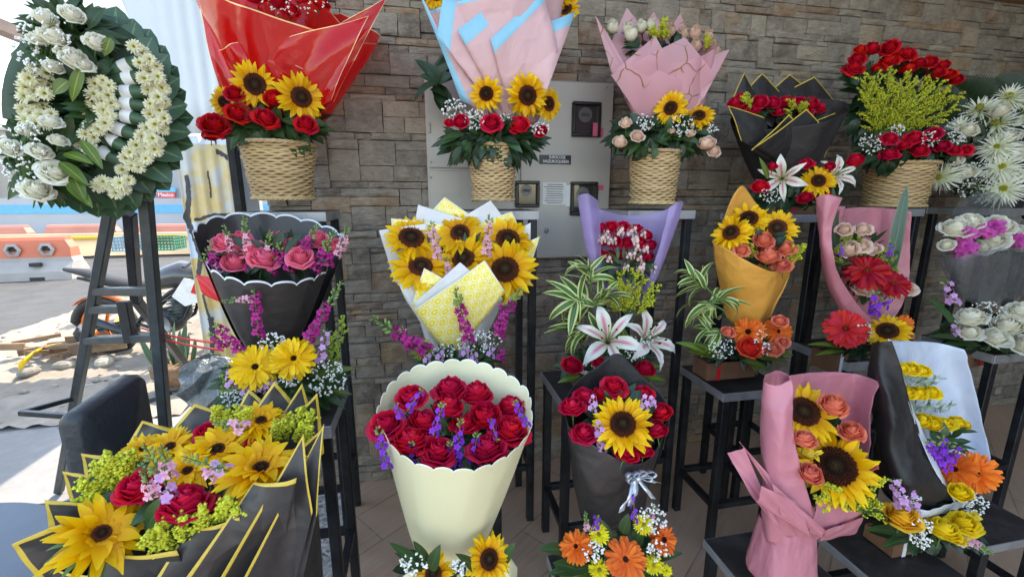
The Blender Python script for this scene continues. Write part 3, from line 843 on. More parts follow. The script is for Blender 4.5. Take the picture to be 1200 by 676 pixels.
def floormat():
    m, nt, b, out = newmat('floor_tile')
    tc = N(nt, 'ShaderNodeTexCoord')
    mp = N(nt, 'ShaderNodeMapping'); mp.inputs['Rotation'].default_value = (0, 0, math.radians(-38))
    nt.links.new(tc.outputs['Object'], mp.inputs[0])
    br = N(nt, 'ShaderNodeTexBrick'); br.offset = .5
    for k, v in (('Scale', 1), ('Brick Width', .9), ('Row Height', .22), ('Mortar Size', .003), ('Bias', 0)): br.inputs[k].default_value = v
    br.inputs['Color1'].default_value = (.50, .29, .175, 1); br.inputs['Color2'].default_value = (.60, .36, .22, 1); br.inputs['Mortar'].default_value = (.07, .05, .04, 1)
    nt.links.new(mp.outputs[0], br.inputs[0])
    m2 = N(nt, 'ShaderNodeMapping'); m2.inputs['Scale'].default_value = (1.5, 22, 1); nt.links.new(mp.outputs[0], m2.inputs[0])
    g = noise(nt, 2.2, 6, vec=m2.outputs[0], rough=.7)
    c = mixc(nt, ramp(nt, g, [(.3, (0,)*3), (.75, (1,)*3)]).outputs[0], br.outputs['Color'], (.62, .44, .32))
    c = mixc(nt, math_(nt, 'MULTIPLY', noise(nt, 1.4, 3), .5), c, (.28, .22, .18))
    nt.links.new(c, b.inputs['Base Color']); b.inputs['Roughness'].default_value = .42
    bump(nt, b, br.outputs['Fac'], .25, -.002); return m
M['floor_tile'] = floormat()
def terrazzo():
    m, nt, b, out = newmat('terrazzo')
    tc = N(nt, 'ShaderNodeTexCoord'); v = N(nt, 'ShaderNodeTexVoronoi'); v.inputs['Scale'].default_value = 70
    nt.links.new(tc.outputs['Object'], v.inputs['Vector'])
    sp = N(nt, 'ShaderNodeSeparateXYZ'); nt.links.new(v.outputs['Color'], sp.inputs[0])
    c = ramp(nt, sp.outputs[0], [(0, (.14, .13, .12)), (.3, (.35, .33, .31)), (.7, (.55, .53, .5)), (1, (.65, .63, .6))]).outputs[0]
    nt.links.new(c, b.inputs['Base Color']); b.inputs['Roughness'].default_value = .6; return m
M['terrazzo'] = terrazzo()
def sheetz(name, x0, x1, y0, y1, z, mat, nx=1, ny=1, jit=0):
    mb = MB(); rows = []
    for i in range(ny+1):
        rows.append([(x0+(x1-x0)*j/nx, y0+(y1-y0)*i/ny, z+jit*R.random()) for j in range(nx+1)])
    mb.grid(rows, 0, .5, uv=lambda i, j: (j/nx, i/ny)); return struct(name, mb, mat, smooth=jit > 0)
sheetz('ground', -400, 400, -200, 600, -.06, 'pavement')
sheetz('pavement', -4.0, -.85, -6, 60, -.012, 'pavement')
sheetz('dirt_verge', -4.7, -1.75, 3.25, 26, -.010, 'sand', 70, 300, .035)
sheetz('road', -9.6, -4.55, -20, 60, -.016, 'asphalt')
sheetz('far_verge', -40, -9.6, -20, 60, -.03, 'sand')
mb = MB(); mb.box((-4.5, 0, -.03), (.14, 6.4, .1), 0, None, .01); struct('kerb', mb, 'pavement')
sheetz('threshold', -.85, -.42, -3, 2.6, -.004, 'terrazzo')
sheetz('floor', -.42, 7, -3, 2.3, 0, 'floor_tile')
# stone rubble on the verge
mb = MB()
for k in range(420):
    x = R.uniform(-4.6, -1.9); y = R.uniform(3.3, 9); s_ = R.uniform(.008, .04)*(1 if R.random() < .9 else 1.8)
    mb.ell((x, y, .005), s_, s_*R.uniform(.6, 1), s_*.6, 0, 6, 4, None)
tag(mb.build('gravel', [plain('gravel', (.26, .235, .20), .9, nscale=8, namt=.5, amt=.6)], smooth=False), 'loose stones and gravel scattered over the sandy verge', 'gravel', kind='stuff')
# ---- stone wall
WY = 2.23
def stonemat():
    m, nt, b, out = newmat('stone')
    at = N(nt, 'ShaderNodeAttribute', attribute_name='var')
    c = ramp(nt, at.outputs['Fac'], [(0, (.15, .135, .125)), (.25, (.25, .23, .21)), (.45, (.36, .335, .305)), (.62, (.28, .27, .265)), (.76, (.46, .42, .365)), (.84, (.44, .29, .17)), (.93, (.20, .12, .08)), (1, (.42, .37, .30))]).outputs[0]
    n = noise(nt, 16, 7, rough=.7); n2 = noise(nt, 4.2, 4)
    c = mixc(nt, ramp(nt, n, [(.35, (0,)*3), (.68, (.75,)*3)]).outputs[0], c, (.54, .50, .46))
    c = mixc(nt, ramp(nt, n2, [(.5, (0,)*3), (.75, (.45,)*3)]).outputs[0], c, (.26, .17, .10))
    tc = N(nt, 'ShaderNodeTexCoord'); mp = N(nt, 'ShaderNodeMapping'); mp.inputs['Scale'].default_value = (1, 1, 3.4); nt.links.new(tc.outputs['Object'], mp.inputs[0])
    n3 = noise(nt, 30, 8, vec=mp.outputs[0], rough=.75)
    c = mixc(nt, ramp(nt, n3, [(.50, (0,)*3), (.72, (.5,)*3)]).outputs[0], c, (.05, .045, .045))
    c = mixc(nt, 1.0, c, (1.0, .925, .83), 'MULTIPLY')
    nt.links.new(c, b.inputs['Base Color']); b.inputs['Roughness'].default_value = .8
    h = math_(nt, 'ADD', math_(nt, 'MULTIPLY', n3, 1.0), n)
    bump(nt, b, h, 1.0, .018); return m
M['stone'] = stonemat()
M['mortar'] = plain('mortar', (.05, .047, .045), .95)
def stone_wall():
    mb = MB(); r = random.Random(5); z = 0.0; X0, X1 = -.70, 5.2
    mb.box(((X0+X1)/2, WY+.10, 1.595), (X1-X0, .16, 3.19), 1)
    rowsz = []
    while z < 3.1:
        h = r.choice((.026, .032, .038, .044, .052, .060, .072)); rowsz.append((z, h)); z += h
    occ = {}
    i = 0
    taken = []  # spans covered by double-height stones
    for ri, (z, h) in enumerate(rowsz):
        x = X0-r.uniform(0, .0); prev = [t for t in taken if t[0] == ri]
        while x < X1:
            blk = next((t for t in prev if t[1]-1e-4 <= x < t[2]-1e-4), None)
            if blk: x = blk[2]; continue
            w = r.uniform(.07, .27) if h < .06 else r.uniform(.08, .22)
            nx = [t[1] for t in prev if t[1] > x+1e-4]
            lim = min(nx) if nx else X1
            w = min(w, lim-x, X1-x)
            if lim-x-w < .05: w = lim-x
            hh = h
            if r.random() < .30 and ri+1 < len(rowsz) and w > .06 and w < .2:
                if not any(t[0] == ri+1 and t[1] < x+w and t[2] > x for t in taken):
                    hh = h+rowsz[ri+1][1]; taken.append((ri+1, x, x+w))
            dep_ = .012+abs(r.gauss(0, .008)); g = .0015
            a0, a1, c0, c1 = x+g, x+w-g, z+g, z+hh-g
            nxs = max(2, int(w/.05)); nzs = 3; v = r.random()
            rows = []
            for b in range(nzs+1):
                row = []
                for a in range(nxs+1):
                    e = 1 if 0 < a < nxs and 0 < b < nzs else 0
                    jx = r.uniform(-.002, .002) if e else r.uniform(-.0015, .0015)
                    row.append((a0+(a1-a0)*a/nxs+jx, WY-dep_-(r.uniform(0, .007) if e else -.002-r.uniform(0, .002)), c0+(c1-c0)*b/nzs+r.uniform(-.0012, .0012)))
                rows.append(row)
            mb.grid(rows, 0, v)
            L = rows
            back = WY+.021
            ringp = [L[0][j] for j in range(nxs+1)]+[L[i2][nxs] for i2 in range(1, nzs+1)]+[L[nzs][j] for j in range(nxs-1, -1, -1)]+[L[i2][0] for i2 in range(nzs-1, 0, -1)]
            mb.grid([[(p[0], back, p[2]) for p in ringp], ringp], 0, v, closed=True)
            x += w
    return tag(mb.build('stone_wall', ['stone', 'mortar'], smooth=False), 'grey and brown split-face stone cladding wall behind all the flowers', 'wall')
stone_wall()
M['plaster'] = plain('plaster', (.42, .41, .40), .9, nscale=3, namt=.1)
M['plaster_dark'] = plain('plaster_dark', (.22, .20, .19), .9, nscale=3, namt=.1)
mb = MB(); mb.box((3.0, 1.80, 3.25), (7.7, 1.56, .10), 0); mb.box((4.5, -.36, 3.25), (4.7, 2.66, .10), 0); struct('ceiling', mb, [plain('ceilwhite', (.62, .60, .57), .9, nscale=3, namt=.08)])  # out of view; second slab added to darken the right, front edge set for daylight
mb = MB(); mb.box((5.35, .1, 1.595), (.2, 4.6, 3.18), 0); tag(mb.build('shading_side_wall', 'plaster_dark', smooth=False), 'unseen plain dark side wall added to darken the right end of the shop', 'wall')  # unseen wall, added to keep daylight off the right end
mb = MB(); mb.box((3.9, -1.6, 1.595), (2.7, .2, 3.18), 0); tag(mb.build('shading_front_wall', 'plaster_dark', smooth=False), 'unseen plain dark wall added behind the viewer to darken the right side', 'wall')  # added behind the camera, blocks sky light from the right half
mb = MB(); mb.box((3.2, WY-.035, 2.685), (4.0, .04, .13), 0, None, .004)
tag(mb.build('wooden_beam', [plain('beam', (.30, .15, .06), .5, nscale=7, namt=.4)]), 'tan wooden trim board along the top of the stone wall', 'beam')
# ---- meter cabinet
M['cab'] = plain('cab', (.41, .385, .35), .5, nscale=2.5, namt=.08, bmp=.1, metal=.15)
M['gasket'] = plain('gasket', (.012, .012, .013), .4, bmp=0)
M['glassdark'] = plain('glassdark', (.03, .03, .032), .08, bmp=0, coat=.6)
M['notice'] = plain('notice', (.62, .62, .62), .6, nscale=30, namt=.15)
M['ink'] = plain('ink', (.04, .04, .04), .6, bmp=0)
M['white'] = plain('white', (.75, .75, .75), .6, bmp=0)
M['pinksticker'] = plain('pinksticker', (.55, .10, .18), .5, bmp=0)
CY = 2.165
def CW(px, py, y=CY): return atY(px, py, y)
cab = thing('meter_cabinet', 'grey painted steel electricity meter cabinet set in the stone wall', 'cabinet', (CW(610, 302).x, CY, CW(610, 302).z))
xl, xr = CW(501, 200).x, CW(716, 200).x; zt, zb = CW(600, 91).z, CW(650, 303).z
mb = MB(); mb.box(((xl+xr)/2, CY+.035, (zt+zb)/2), (xr-xl, .06, zt-zb), 0, None, .004); body = mb.build('cabinet_body', 'cab', cab, smooth=False)
xs = CW(609, 200).x; zs = CW(560, 199).z
mb = MB(); mb.box(((xl+xs)/2+.002, CY, (zt+zs)/2), (xs-xl-.012, .010, zt-zs-.012), 0, None, .003); mb.build('door', 'cab', cab, smooth=False)
mb = MB(); mb.box(((xl+xs)/2+.002, CY, (zb+zs)/2), (xs-xl-.012, .010, zs-zb-.012), 0, None, .003); mb.build('door', 'cab', cab, smooth=False)
mb = MB(); mb.box(((xr+xs)/2, CY-.001, (zb+zt)/2), (xr-xs-.012, .010, zt-zb-.012), 0, None, .003); mb.build('door', 'cab', cab, smooth=False)
def window(x0, y0, x1, y1):
    A = CW(x0, y0, CY-.016); B = CW(x1, y1, CY-.016); w = B.x-A.x; h = A.z-B.z; c = (A+B)/2; fr = MB()
    t = .016
    fr.box(c+V(0, 0, h/2-t/2), (w, .026, t), 0, None, .004); fr.box(c-V(0, 0, h/2-t/2), (w, .026, t), 0, None, .004)
    fr.box(c+V(w/2-t/2, 0, 0), (t, .0258, h-2*t), 0, None, .004); fr.box(c-V(w/2-t/2, 0, 0), (t, .0258, h-2*t), 0, None, .004)
    o = fr.build('meter_window', 'gasket', cab, smooth=False)
    g = MB(); g.box(c+V(0, .006, 0), (w-2*t-.001, .004, h-2*t-.001), 0); g.build('pane', 'glassdark', o, smooth=False)
    d = MB(); rows = [[(c.x-.005+rr*math.cos(2*pi*j/24), c.y+.003, c.z+h*.14+rr*math.sin(2*pi*j/24)) for j in range(24)] for rr in (.0005, w*.24)]
    d.grid(rows, 0, .5, closed=True); d.box((c.x-.005, c.y+.0015, c.z+h*.14), (w*.28, .002, .012), 1)
    d.build('dial', [plain('dialmat', (.10, .10, .10), .3), 'ink'], o, smooth=False)
window(671, 119, 703, 161); window(669, 213, 699, 252); window(604, 212, 632, 243)
def text(s, P, h, mat, parent, width=None, yoff=0):
    cu = bpy.data.curves.new('lettering', 'FONT'); cu.body = s; cu.size = h; cu.align_x = 'CENTER'; cu.align_y = 'CENTER'; cu.extrude = .0004; cu.offset = h*.015
    o = bpy.data.objects.new('lettering', cu); COL.objects.link(o); bpy.context.view_layer.update()
    dg = bpy.context.evaluated_depsgraph_get(); me = bpy.data.meshes.new_from_object(o.evaluated_get(dg)); 
    w = o.dimensions.x
    bpy.data.objects.remove(o); o = bpy.data.objects.new('lettering', me); COL.objects.link(o)
    me.materials.clear(); me.materials.append(M[mat]); o.rotation_euler = (pi/2, 0, 0)
    if width and w: o.scale = (width/w, 1, 1)
    o.parent = parent; o.location = Vector(P)-parent_world(parent); return o
def plate(name, x0, y0, x1, y1, mat, y=CY-.0075, t=.002, parent=cab):
    A = CW(x0, y0, y); B = CW(x1, y1, y); mb = MB(); mb.box((A+B)/2, (B.x-A.x, t, A.z-B.z), 0); return mb.build(name, mat, parent, smooth=False), (A+B)/2, B.x-A.x
pl, c, w = plate('name_plate', 632, 181.5, 669, 193, 'gasket')
text('EUROCODE', c+V(.01, -.002, .011), .020, 'white', pl, w*.5); text('MAZUROQUESSA', c+V(.004, -.002, -.009), .020, 'white', pl, w*.82)
pl, c, w = plate('paper_notice', 636, 214, 663, 240, 'notice')
for k in range(9):
    mb = MB(); mb.box(c+V(R.uniform(-.004, .004), -.0018, .045-.0112*k), (w*R.uniform(.6, .82), .001, .0032), 0); mb.build('print_line', 'ink', pl, smooth=False)
plate('paper_scrap', 663, 217, 671, 242, 'notice', CY-.010)
plate('sticker', 695, 144, 700, 160, 'pinksticker', CY-.0305); plate('sticker', 700, 150, 707, 161, 'pinksticker'); plate('sticker', 699, 217, 707, 223, 'pinksticker')
pl, c, w = plate('notice_plate', 517, 214, 540, 229, [M['cab']], CY-.0075)
for k, (px, py) in enumerate(((505, 95), (505, 190), (604, 95), (604, 190), (613, 100), (711, 103), (613, 296), (711, 296), (505, 208), (604, 208))):
    c = CW(px, py, CY-.007); mb = MB(); mb.tube([c, c-V(0, .003, 0)], .0045, 8, 0, .5, True); mb.build('screw', 'steel_edge', cab)
for (px, py) in ((607, 120), (607, 270), (503, 150)):
    c = CW(px, py, CY-.010); mb = MB(); mb.box(c, (.012, .010, .045), 0, None, .003); mb.build('hinge', 'steel_edge', cab, smooth=False)
c = CW(640, 270, CY-.009); mb = MB(); mb.tube([c, c-V(0, .008, 0)], .012, 14, 0, .5, True); mb.build('lock', 'steel_edge', cab)
# ---- steel post and pale panel at the wall's end
def post(name, label, cat, x0, x1, Y, z1, mat, depth=.05, z0=-.01):
    A = atY(x0, 235, Y); B = atY(x1, 235, Y); mb = MB(); mb.box(((A.x+B.x)/2, Y+depth/2, (z0+z1)/2), (B.x-A.x, depth, z1-z0), 0, None, .003)
    return tag(mb.build(name, mat, smooth=False), label, cat)
post('steel_post', 'dark steel post between the painted sheet and the stone wall', 'post', 273, 283, 2.25, 3.19, 'steel_black')
M['bluepanel'] = plain('bluepanel', (.48, .55, .62), .6, nscale=9, namt=.3)
post('door_panel', 'narrow pale blue panel at the left end of the stone wall', 'panel', 285, 303, 2.32, 3.19, 'bluepanel')
# ---- corrugated hoarding, yellow below, white above, with sprayed marks
def hoardmat():
    m, nt, b, out = newmat('hoarding')
    tc = N(nt, 'ShaderNodeTexCoord'); sp = N(nt, 'ShaderNodeSeparateXYZ'); nt.links.new(tc.outputs['Object'], sp.inputs[0])
    n = noise(nt, 5, 5, rough=.7); n2 = noise(nt, 3, 3)
    yl = mixc(nt, ramp(nt, n, [(.35, (0,)*3), (.7, (.8,)*3)]).outputs[0], (.58, .40, .12), (.62, .54, .36))
    yl = mixc(nt, ramp(nt, n2, [(.50, (0,)*3), (.58, (.85,)*3)]).outputs[0], yl, (.48, .52, .56))
    zz = math_(nt, 'ADD', sp.outputs[2], math_(nt, 'MULTIPLY', n, .05))
    c = mixc(nt, math_(nt, 'GREATER_THAN', zz, 1.84), yl, (.66, .70, .72))
    band = math_(nt, 'MULTIPLY', math_(nt, 'GREATER_THAN', zz, 1.16), math_(nt, 'LESS_THAN', zz, 1.38))
    c = mixc(nt, band, c, (.52, .60, .72))
    nt.links.new(c, b.inputs['Base Color']); b.inputs['Roughness'].default_value = .5; b.inputs['Metallic'].default_value = .1
    bump(nt, b, n, .15, .004); return m
M['hoarding'] = hoardmat(); M['spray'] = plain('spray', (.05, .05, .055), .7, nscale=30, namt=.5)
HY = 3.0
hx0, hx1 = atY(208, 200, HY).x, atY(276, 200, HY).x+.05
ho = thing('corrugated_hoarding', 'corrugated metal sheet painted yellow with sprayed black lines, white above', 'hoarding', ((hx0+hx1)/2, HY, 0))
def wave(x): return HY+.007*math.sin((x-hx0)*2*pi/.072)
def corr(x0, x1, z0, z1, name, mat, off=0, w0=None):
    mb = MB(); n = 70; rows = []
    for i in range(9):
        z = z0+(z1-z0)*i/8
        xa = x0 if w0 is None else w0+(x0-w0)*i/8
        rows.append([(xa+(x1-xa)*j/n, wave(xa+(x1-xa)*j/n)-off, z) for j in range(n+1)])
    mb.grid(rows, 0, .5); return mb.build(name, mat, ho, thick=.0015)
corr(hx0, hx1, 0, 1.86, 'painted_sheet', 'hoarding'); corr(hx0-.30, hx1, 1.87, 3.3, 'white_sheet', [plain('whitesheet', (.62, .66, .70), .45, nscale=4, namt=.1)], .003, hx0)
def spray(pts, w):
    mb = MB(); rows = []
    for i, (px, py) in enumerate(pts):
        P = atY(px, py, HY); d = .5*w
        t = Vector((pts[min(i+1, len(pts)-1)][0]-pts[max(0, i-1)][0], 0, -(pts[min(i+1, len(pts)-1)][1]-pts[max(0, i-1)][1]))).normalized()
        nrm = Vector((-t.z, 0, t.x)); row = []
        for s_ in (-1, 0, 1):
            q = P+nrm*s_*d*R.uniform(.7, 1.2); row.append((q.x, wave(q.x)-.004, q.z))
        rows.append(row)
    mb.grid(rows, 0, .5); mb.build('spray_mark', 'spray', ho)
def poly(pts, n=9):
    out = []
    for (a, b) in zip(pts, pts[1:]):
        for k in range(n): out.append((a[0]+(b[0]-a[0])*k/n+R.uniform(-.4, .4), a[1]+(b[1]-a[1])*k/n+R.uniform(-.4, .4)))
    return out+[pts[-1]]
spray(poly([(219, 205), (222, 230), (219, 255), (226, 275), (236, 300), (232, 325)]), .030); spray(poly([(229, 258), (250, 252), (274, 251)]), .018)
spray(poly([(253, 177), (263, 182), (277, 192)]), .028); spray(poly([(274, 213), (277, 215)], 5), .035); spray(poly([(284, 224), (276, 238)]), .012)
spray(poly([(243, 200), (246, 220), (247, 232)]), .008); spray(poly([(238, 345), (246, 372), (250, 400)]), .016); spray(poly([(247, 372), (250, 395), (248, 425)]), .03)
# ---- awning over the pavement, far left
aw = thing('awning', 'white translucent corrugated awning with a brown edge beam over the pavement', 'awning', (-2.2, 3.0, 2.9))
M['awnmat'] = plain('awnmat', (.78, .80, .82), .6, nscale=3, namt=.08, transl=.6)
P0 = atZ(0, 38, 2.75); bx = P0.x
mb = MB(); rows = [[(bx+.06+(hx0-bx+.1)*j/60, y, 2.86+.012*math.sin(j*1.4)+.10*(y-2)/4*0) for j in range(61)] for y in (P0.y-1.6, P0.y, P0.y+1.2)]
mb.grid(rows, 0, .5); mb.build('sheet', 'awnmat', aw, thick=.003)
mb = MB(); mb.bar((bx, P0.y-2.2, 2.79), (bx, P0.y+1.3, 2.79), .09, .12, 0); mb.build('edge_beam', [plain('brownbeam', (.33, .26, .23), .6)], aw, smooth=False)
# ================================================================ STREET
M['pl_orange'] = plain('pl_orange', (.58, .15, .08), .55, nscale=3, namt=.2, bmp=.1)
M['pl_white'] = plain('pl_white', (.34, .31, .29), .7, nscale=3, namt=.25)
M['dark'] = plain('dark', (.02, .02, .022), .6, bmp=0)
def barrier_proto(loc, label, mo='pl_orange', mw='pl_white', hexes=True):
    t = thing('traffic_barrier', label, 'barrier', loc, 'plastic barriers along the far side of the road')
    L, Hh = 1.75, .80
    prof = [(-.30, 0), (.30, 0), (.29, .16), (.16, .34), (.11, .82), (.07, Hh), (-.07, Hh), (-.11, .82), (-.16, .34), (-.29, .16)]
    x, y, z = loc
    for nm, za, zb, mat in (('lower_body', -.01, .42, mw), ('upper_body', .42, Hh+.01, mo)):
        mb = MB(); 
        pts = []
        def wid(zz):
            pr = [(0, .30), (.16, .29), (.34, .16), (.74, .11), (Hh, .07)]
            for (a, b), (c, d) in zip(pr, pr[1:]):
                if a <= zz <= c: return b+(d-b)*(zz-a)/(c-a)
            return .07 if zz > Hh else .30
        zl = [max(0, za)]+[q for q in (.16, .34, .42, .6, .74) if za < q < zb]+[min(zb, Hh)]
        rows = []
        for zz in zl:
            w = wid(zz); e = L/2-(.10 if zz > .73 else .03 if zz > .4 else 0)
            rows.append([V(x+a, y+b, z+zz) for a, b in ((-e, -w), (-e*.5, -w), (0, -w), (e*.5, -w), (e, -w), (e, w), (0, w), (-e, w))])
        mb.grid(rows, 0, .5, closed=True)
        k = len(mb.v)-8; mb.f.append(tuple(range(k, k+8))); mb.m.append(0)
        mb.build(nm, mat, t, smooth=False)
    for k in ((-.5, 0, .5) if hexes else ()):
        mb = MB(); c = V(x+k, y-.155, z+.57)
        hexo = [(math.cos(a*pi/3)*.135, math.sin(a*pi/3)*.135) for a in range(6)]; hexi = [(p*.6, q*.6) for p, q in hexo]
        rows = [[(c.x+p, c.y-.02, c.z+q) for p, q in hexo], [(c.x+p, c.y-.035, c.z+q) for p, q in hexi], [(c.x+p, c.y+.03, c.z+q) for p, q in hexi]]
        mb.grid(rows, 0, .5, closed=True); mb.grid([[(c.x+p, c.y+.02, c.z+q) for p, q in hexi], [(c.x, c.y+.02, c.z)]*6], 1, .5, closed=True)
        mb.build('hexagonal_opening', ['pl_white', 'dark'], t, smooth=False)
    for k in (-.45, .35):
        mb = MB(); mb.box((x+k, y-.26, z+.30), (.16, .1, .07), 0, None, .01); mb.build('fork_pocket', 'dark', t, smooth=False)
        mb = MB(); mb.box((x+k, y-.292, z+.03), (.22, .03, .07), 0); mb.build('drain_recess', 'dark', t, smooth=False)
    return t
b0 = barrier_proto((-7.55, 9.9, -.02), 'orange and white plastic traffic barrier, nearest, alone on the road')
b0.rotation_euler.z = .10
labs = ['sun-bleached orange plastic barrier furthest left in the back row', 'orange plastic barrier second from the left in the back row', 'orange plastic barrier behind the easel legs in the back row', 'orange plastic barrier just left of the motorbike in the back row', 'orange plastic barrier behind the motorbike crate in the back row', 'orange plastic barrier furthest right in the back row']
M['pl_salmon'] = plain('pl_salmon', (.52, .22, .17), .8, nscale=2, namt=.25); M['pl_dust'] = plain('pl_dust', (.36, .32, .28), .8, nscale=2, namt=.3)
b1 = barrier_proto((-7.4, 14.2, -.02), '', 'pl_salmon', 'pl_dust', False)
for k, lb in enumerate(labs):
    c = b1 if k == 0 else copy_tree(b1); c.location = (-13.4+k*2.0, 14.2+.12*(k % 3), -.02); c.rotation_euler.z = R.uniform(-.06, .06); c['label'] = lb
mb = MB(); mb.box((-7.5, 13.4, .30), (12, .25, .6), 0, None, .02); tag(mb.build('barricade_board', [plain('yellowbar', (.36, .29, .20), .7, nscale=1.5, namt=.3)]), 'long low sand-coloured barricade in front of the back row of barriers', 'barricade')
mb = MB(); mb.box((-7.5, 13.23, .50), (12, .05, .10), 0); tag(mb.build('yellow_rail', [plain('yellowrail', (.75, .48, .06), .7)]), 'yellow rail running along the low barricade', 'rail')
fn = thing('site_hoarding', 'long white and blue site hoarding beyond the barriers', 'hoarding', (-12, 17, 0))
mb = MB(); mb.box((-12, 17, .75), (34, .1, 1.5), 0); mb.build('white_panel', [plain('wpan', (.34, .38, .42), .6, nscale=.7, namt=.25)], fn, smooth=False)
mb = MB(); mb.box((-12, 16.94, 1.15), (34, .02, .28), 0); mb.build('blue_band', [plain('bband', (.10, .38, .62), .6)], fn, smooth=False)
for k, (px, py) in enumerate(((40, 290), (72, 288))):
    A = atD(px-2, py+6, 14); mb = MB(); mb.tube([A, A+V(-.18, 0, .62)], .035, 6, 0, .5, True)
    tag(mb.build('marker_post', [plain('mpost%d' % k, (.5, .45, .4), .7)]), ['leaning pale marker post above the nearest barrier', 'pale marker post leaning to the right of the other one'][k], 'post', 'marker posts')
# buildings beyond
def building(x0, x1, y, h, base, label, floors, cols, wcol, extra=None):
    t = thing('building', label, 'building', ((x0+x1)/2, y, 0), 'buildings beyond the road')
    mb = MB(); mb.box(((x0+x1)/2, y+3, h/2), (x1-x0, 6, h), 0); mb.build('wall', [plain('bw%d' % int(x0*10), base, .8, nscale=.6, namt=.15)], t, smooth=False)
    fh = h/floors; cw = (x1-x0)/cols
    for f in range(floors):
        for c in range(cols):
            if R.random() < .12: continue
            cx = x0+cw*(c+.5); cz = fh*(f+.55); mb = MB()
            w, hh = cw*.5, fh*.42
            mb.box((cx, y-.03, cz+hh/2+.04), (w+.16, .08, .08), 0); mb.box((cx, y-.03, cz-hh/2-.04), (w+.16, .1, .08), 0)
            mb.box((cx-w/2-.04, y-.03, cz), (.08, .08, hh), 0); mb.box((cx+w/2+.04, y-.03, cz), (.08, .08, hh), 0)
            o = mb.build('window', 'white', t, smooth=False)
            mb = MB(); mb.box((cx, y-.01, cz), (w, .03, hh), 0); mb.build('pane', 'glassdark' if wcol is None else wcol, o, smooth=False)
    mb = MB(); mb.box(((x0+x1)/2, y+2.9, h+.1), (x1-x0+.3, 6.4, .2), 0); mb.build('roof', 'plaster', t, smooth=False)
    return t
M['blueglass'] = plain('blueglass', (.10, .20, .32), .15, bmp=0)
building(-46, -36, 34, 4.4, (.30, .34, .40), 'pale blue-grey two storey building furthest left beyond the road', 2, 6, 'blueglass')
building(-35.5, -27, 33, 5.2, (.40, .41, .42), 'white building behind the left edge of the wreath', 3, 5, 'blueglass')
building(-26.5, -19, 34, 5.6, (.36, .32, .29), 'beige building hidden behind the middle of the wreath', 3, 4, None)
b2 = building(-18.5, -11, 31, 4.6, (.30, .31, .34), 'grey building with blue and red shop signs right of the wreath', 2, 4, 'blueglass')
def sign(px0, py0, px1, py1, Y, mat, nm, txt=None, tm='white'):
    A = atY(px0, py0, Y); B = atY(px1, py1, Y); mb = MB(); mb.box((A+B)/2, (B.x-A.x, .1, A.z-B.z), 0); o = mb.build(nm, mat, b2, smooth=False)
    if txt: text(txt, (A+B)/2+V(0, -.07, 0), (A.z-B.z)*.9, tm, o, (B.x-A.x)*.85)
sign(184, 220, 206, 225, 30.8, [plain('sgblue', (.08, .42, .68), .5)], 'blue_sign')
sign(184, 225, 206, 232, 30.8, [plain('sgred', (.62, .06, .07), .5)], 'red_sign', 'Mexico')
sign(186, 236, 207, 240, 30.7, [plain('sgblue2', (.04, .20, .55), .5)], 'blue_awning')
# ---- parked white car far off
def car(cx, y, label, col, L=4.2, ang=0):
    t = thing('parked_car', label, 'car', (cx, y, 0)); W_ = 1.7
    side = [(-L/2, .35), (-L/2, .85), (-L*.42, .98), (-L*.30, 1.42), (L*.12, 1.45), (L*.27, 1.0), (L*.47, .86), (L/2, .6), (L/2, .35)]
    mb = MB(); mb.prism(side, -W_/2, W_/2, ((1, 0, 0), (0, 0, 1), (0, 1, 0)), (cx, y, 0)); mb.build('body', col, t, smooth=False)
    mb = MB(); mb.prism([(-L*.39, 1.0), (-L*.285, 1.36), (-L*.1, 1.38), (-L*.1, 1.0)], -W_/2-.01, W_/2+.01, ((1, 0, 0), (0, 0, 1), (0, 1, 0)), (cx, y, 0)); mb.build('window', 'glassdark', t, smooth=False)
    mb = MB(); mb.prism([(-L*.08, 1.0), (-L*.08, 1.38), (L*.11, 1.38), (L*.23, 1.0)], -W_/2-.01, W_/2+.01, ((1, 0, 0), (0, 0, 1), (0, 1, 0)), (cx, y, 0)); mb.build('window', 'glassdark', t, smooth=False)
    for xx in (-L*.31, L*.31):
        for yy in (-W_/2, W_/2):
            mb = MB(); c = V(cx+xx, y+yy, .31)
            mb.grid([[(c.x+rr*math.cos(a*pi/10), c.y+dy, c.z+rr*math.sin(a*pi/10)) for a in range(20)] for rr, dy in ((.02, -.11), (.2, -.11), (.31, -.1), (.31, .1), (.02, .11))], 0, .5, closed=True, mfun=lambda i, j: 1 if i == 0 else 0)
            mb.build('wheel', ['dark', 'white'], t)
    return t
c_ = atZ(196, 256, .8)
car(-12.6, 21.5, 'white car parked beyond the site hoarding right of the wreath', 'white')
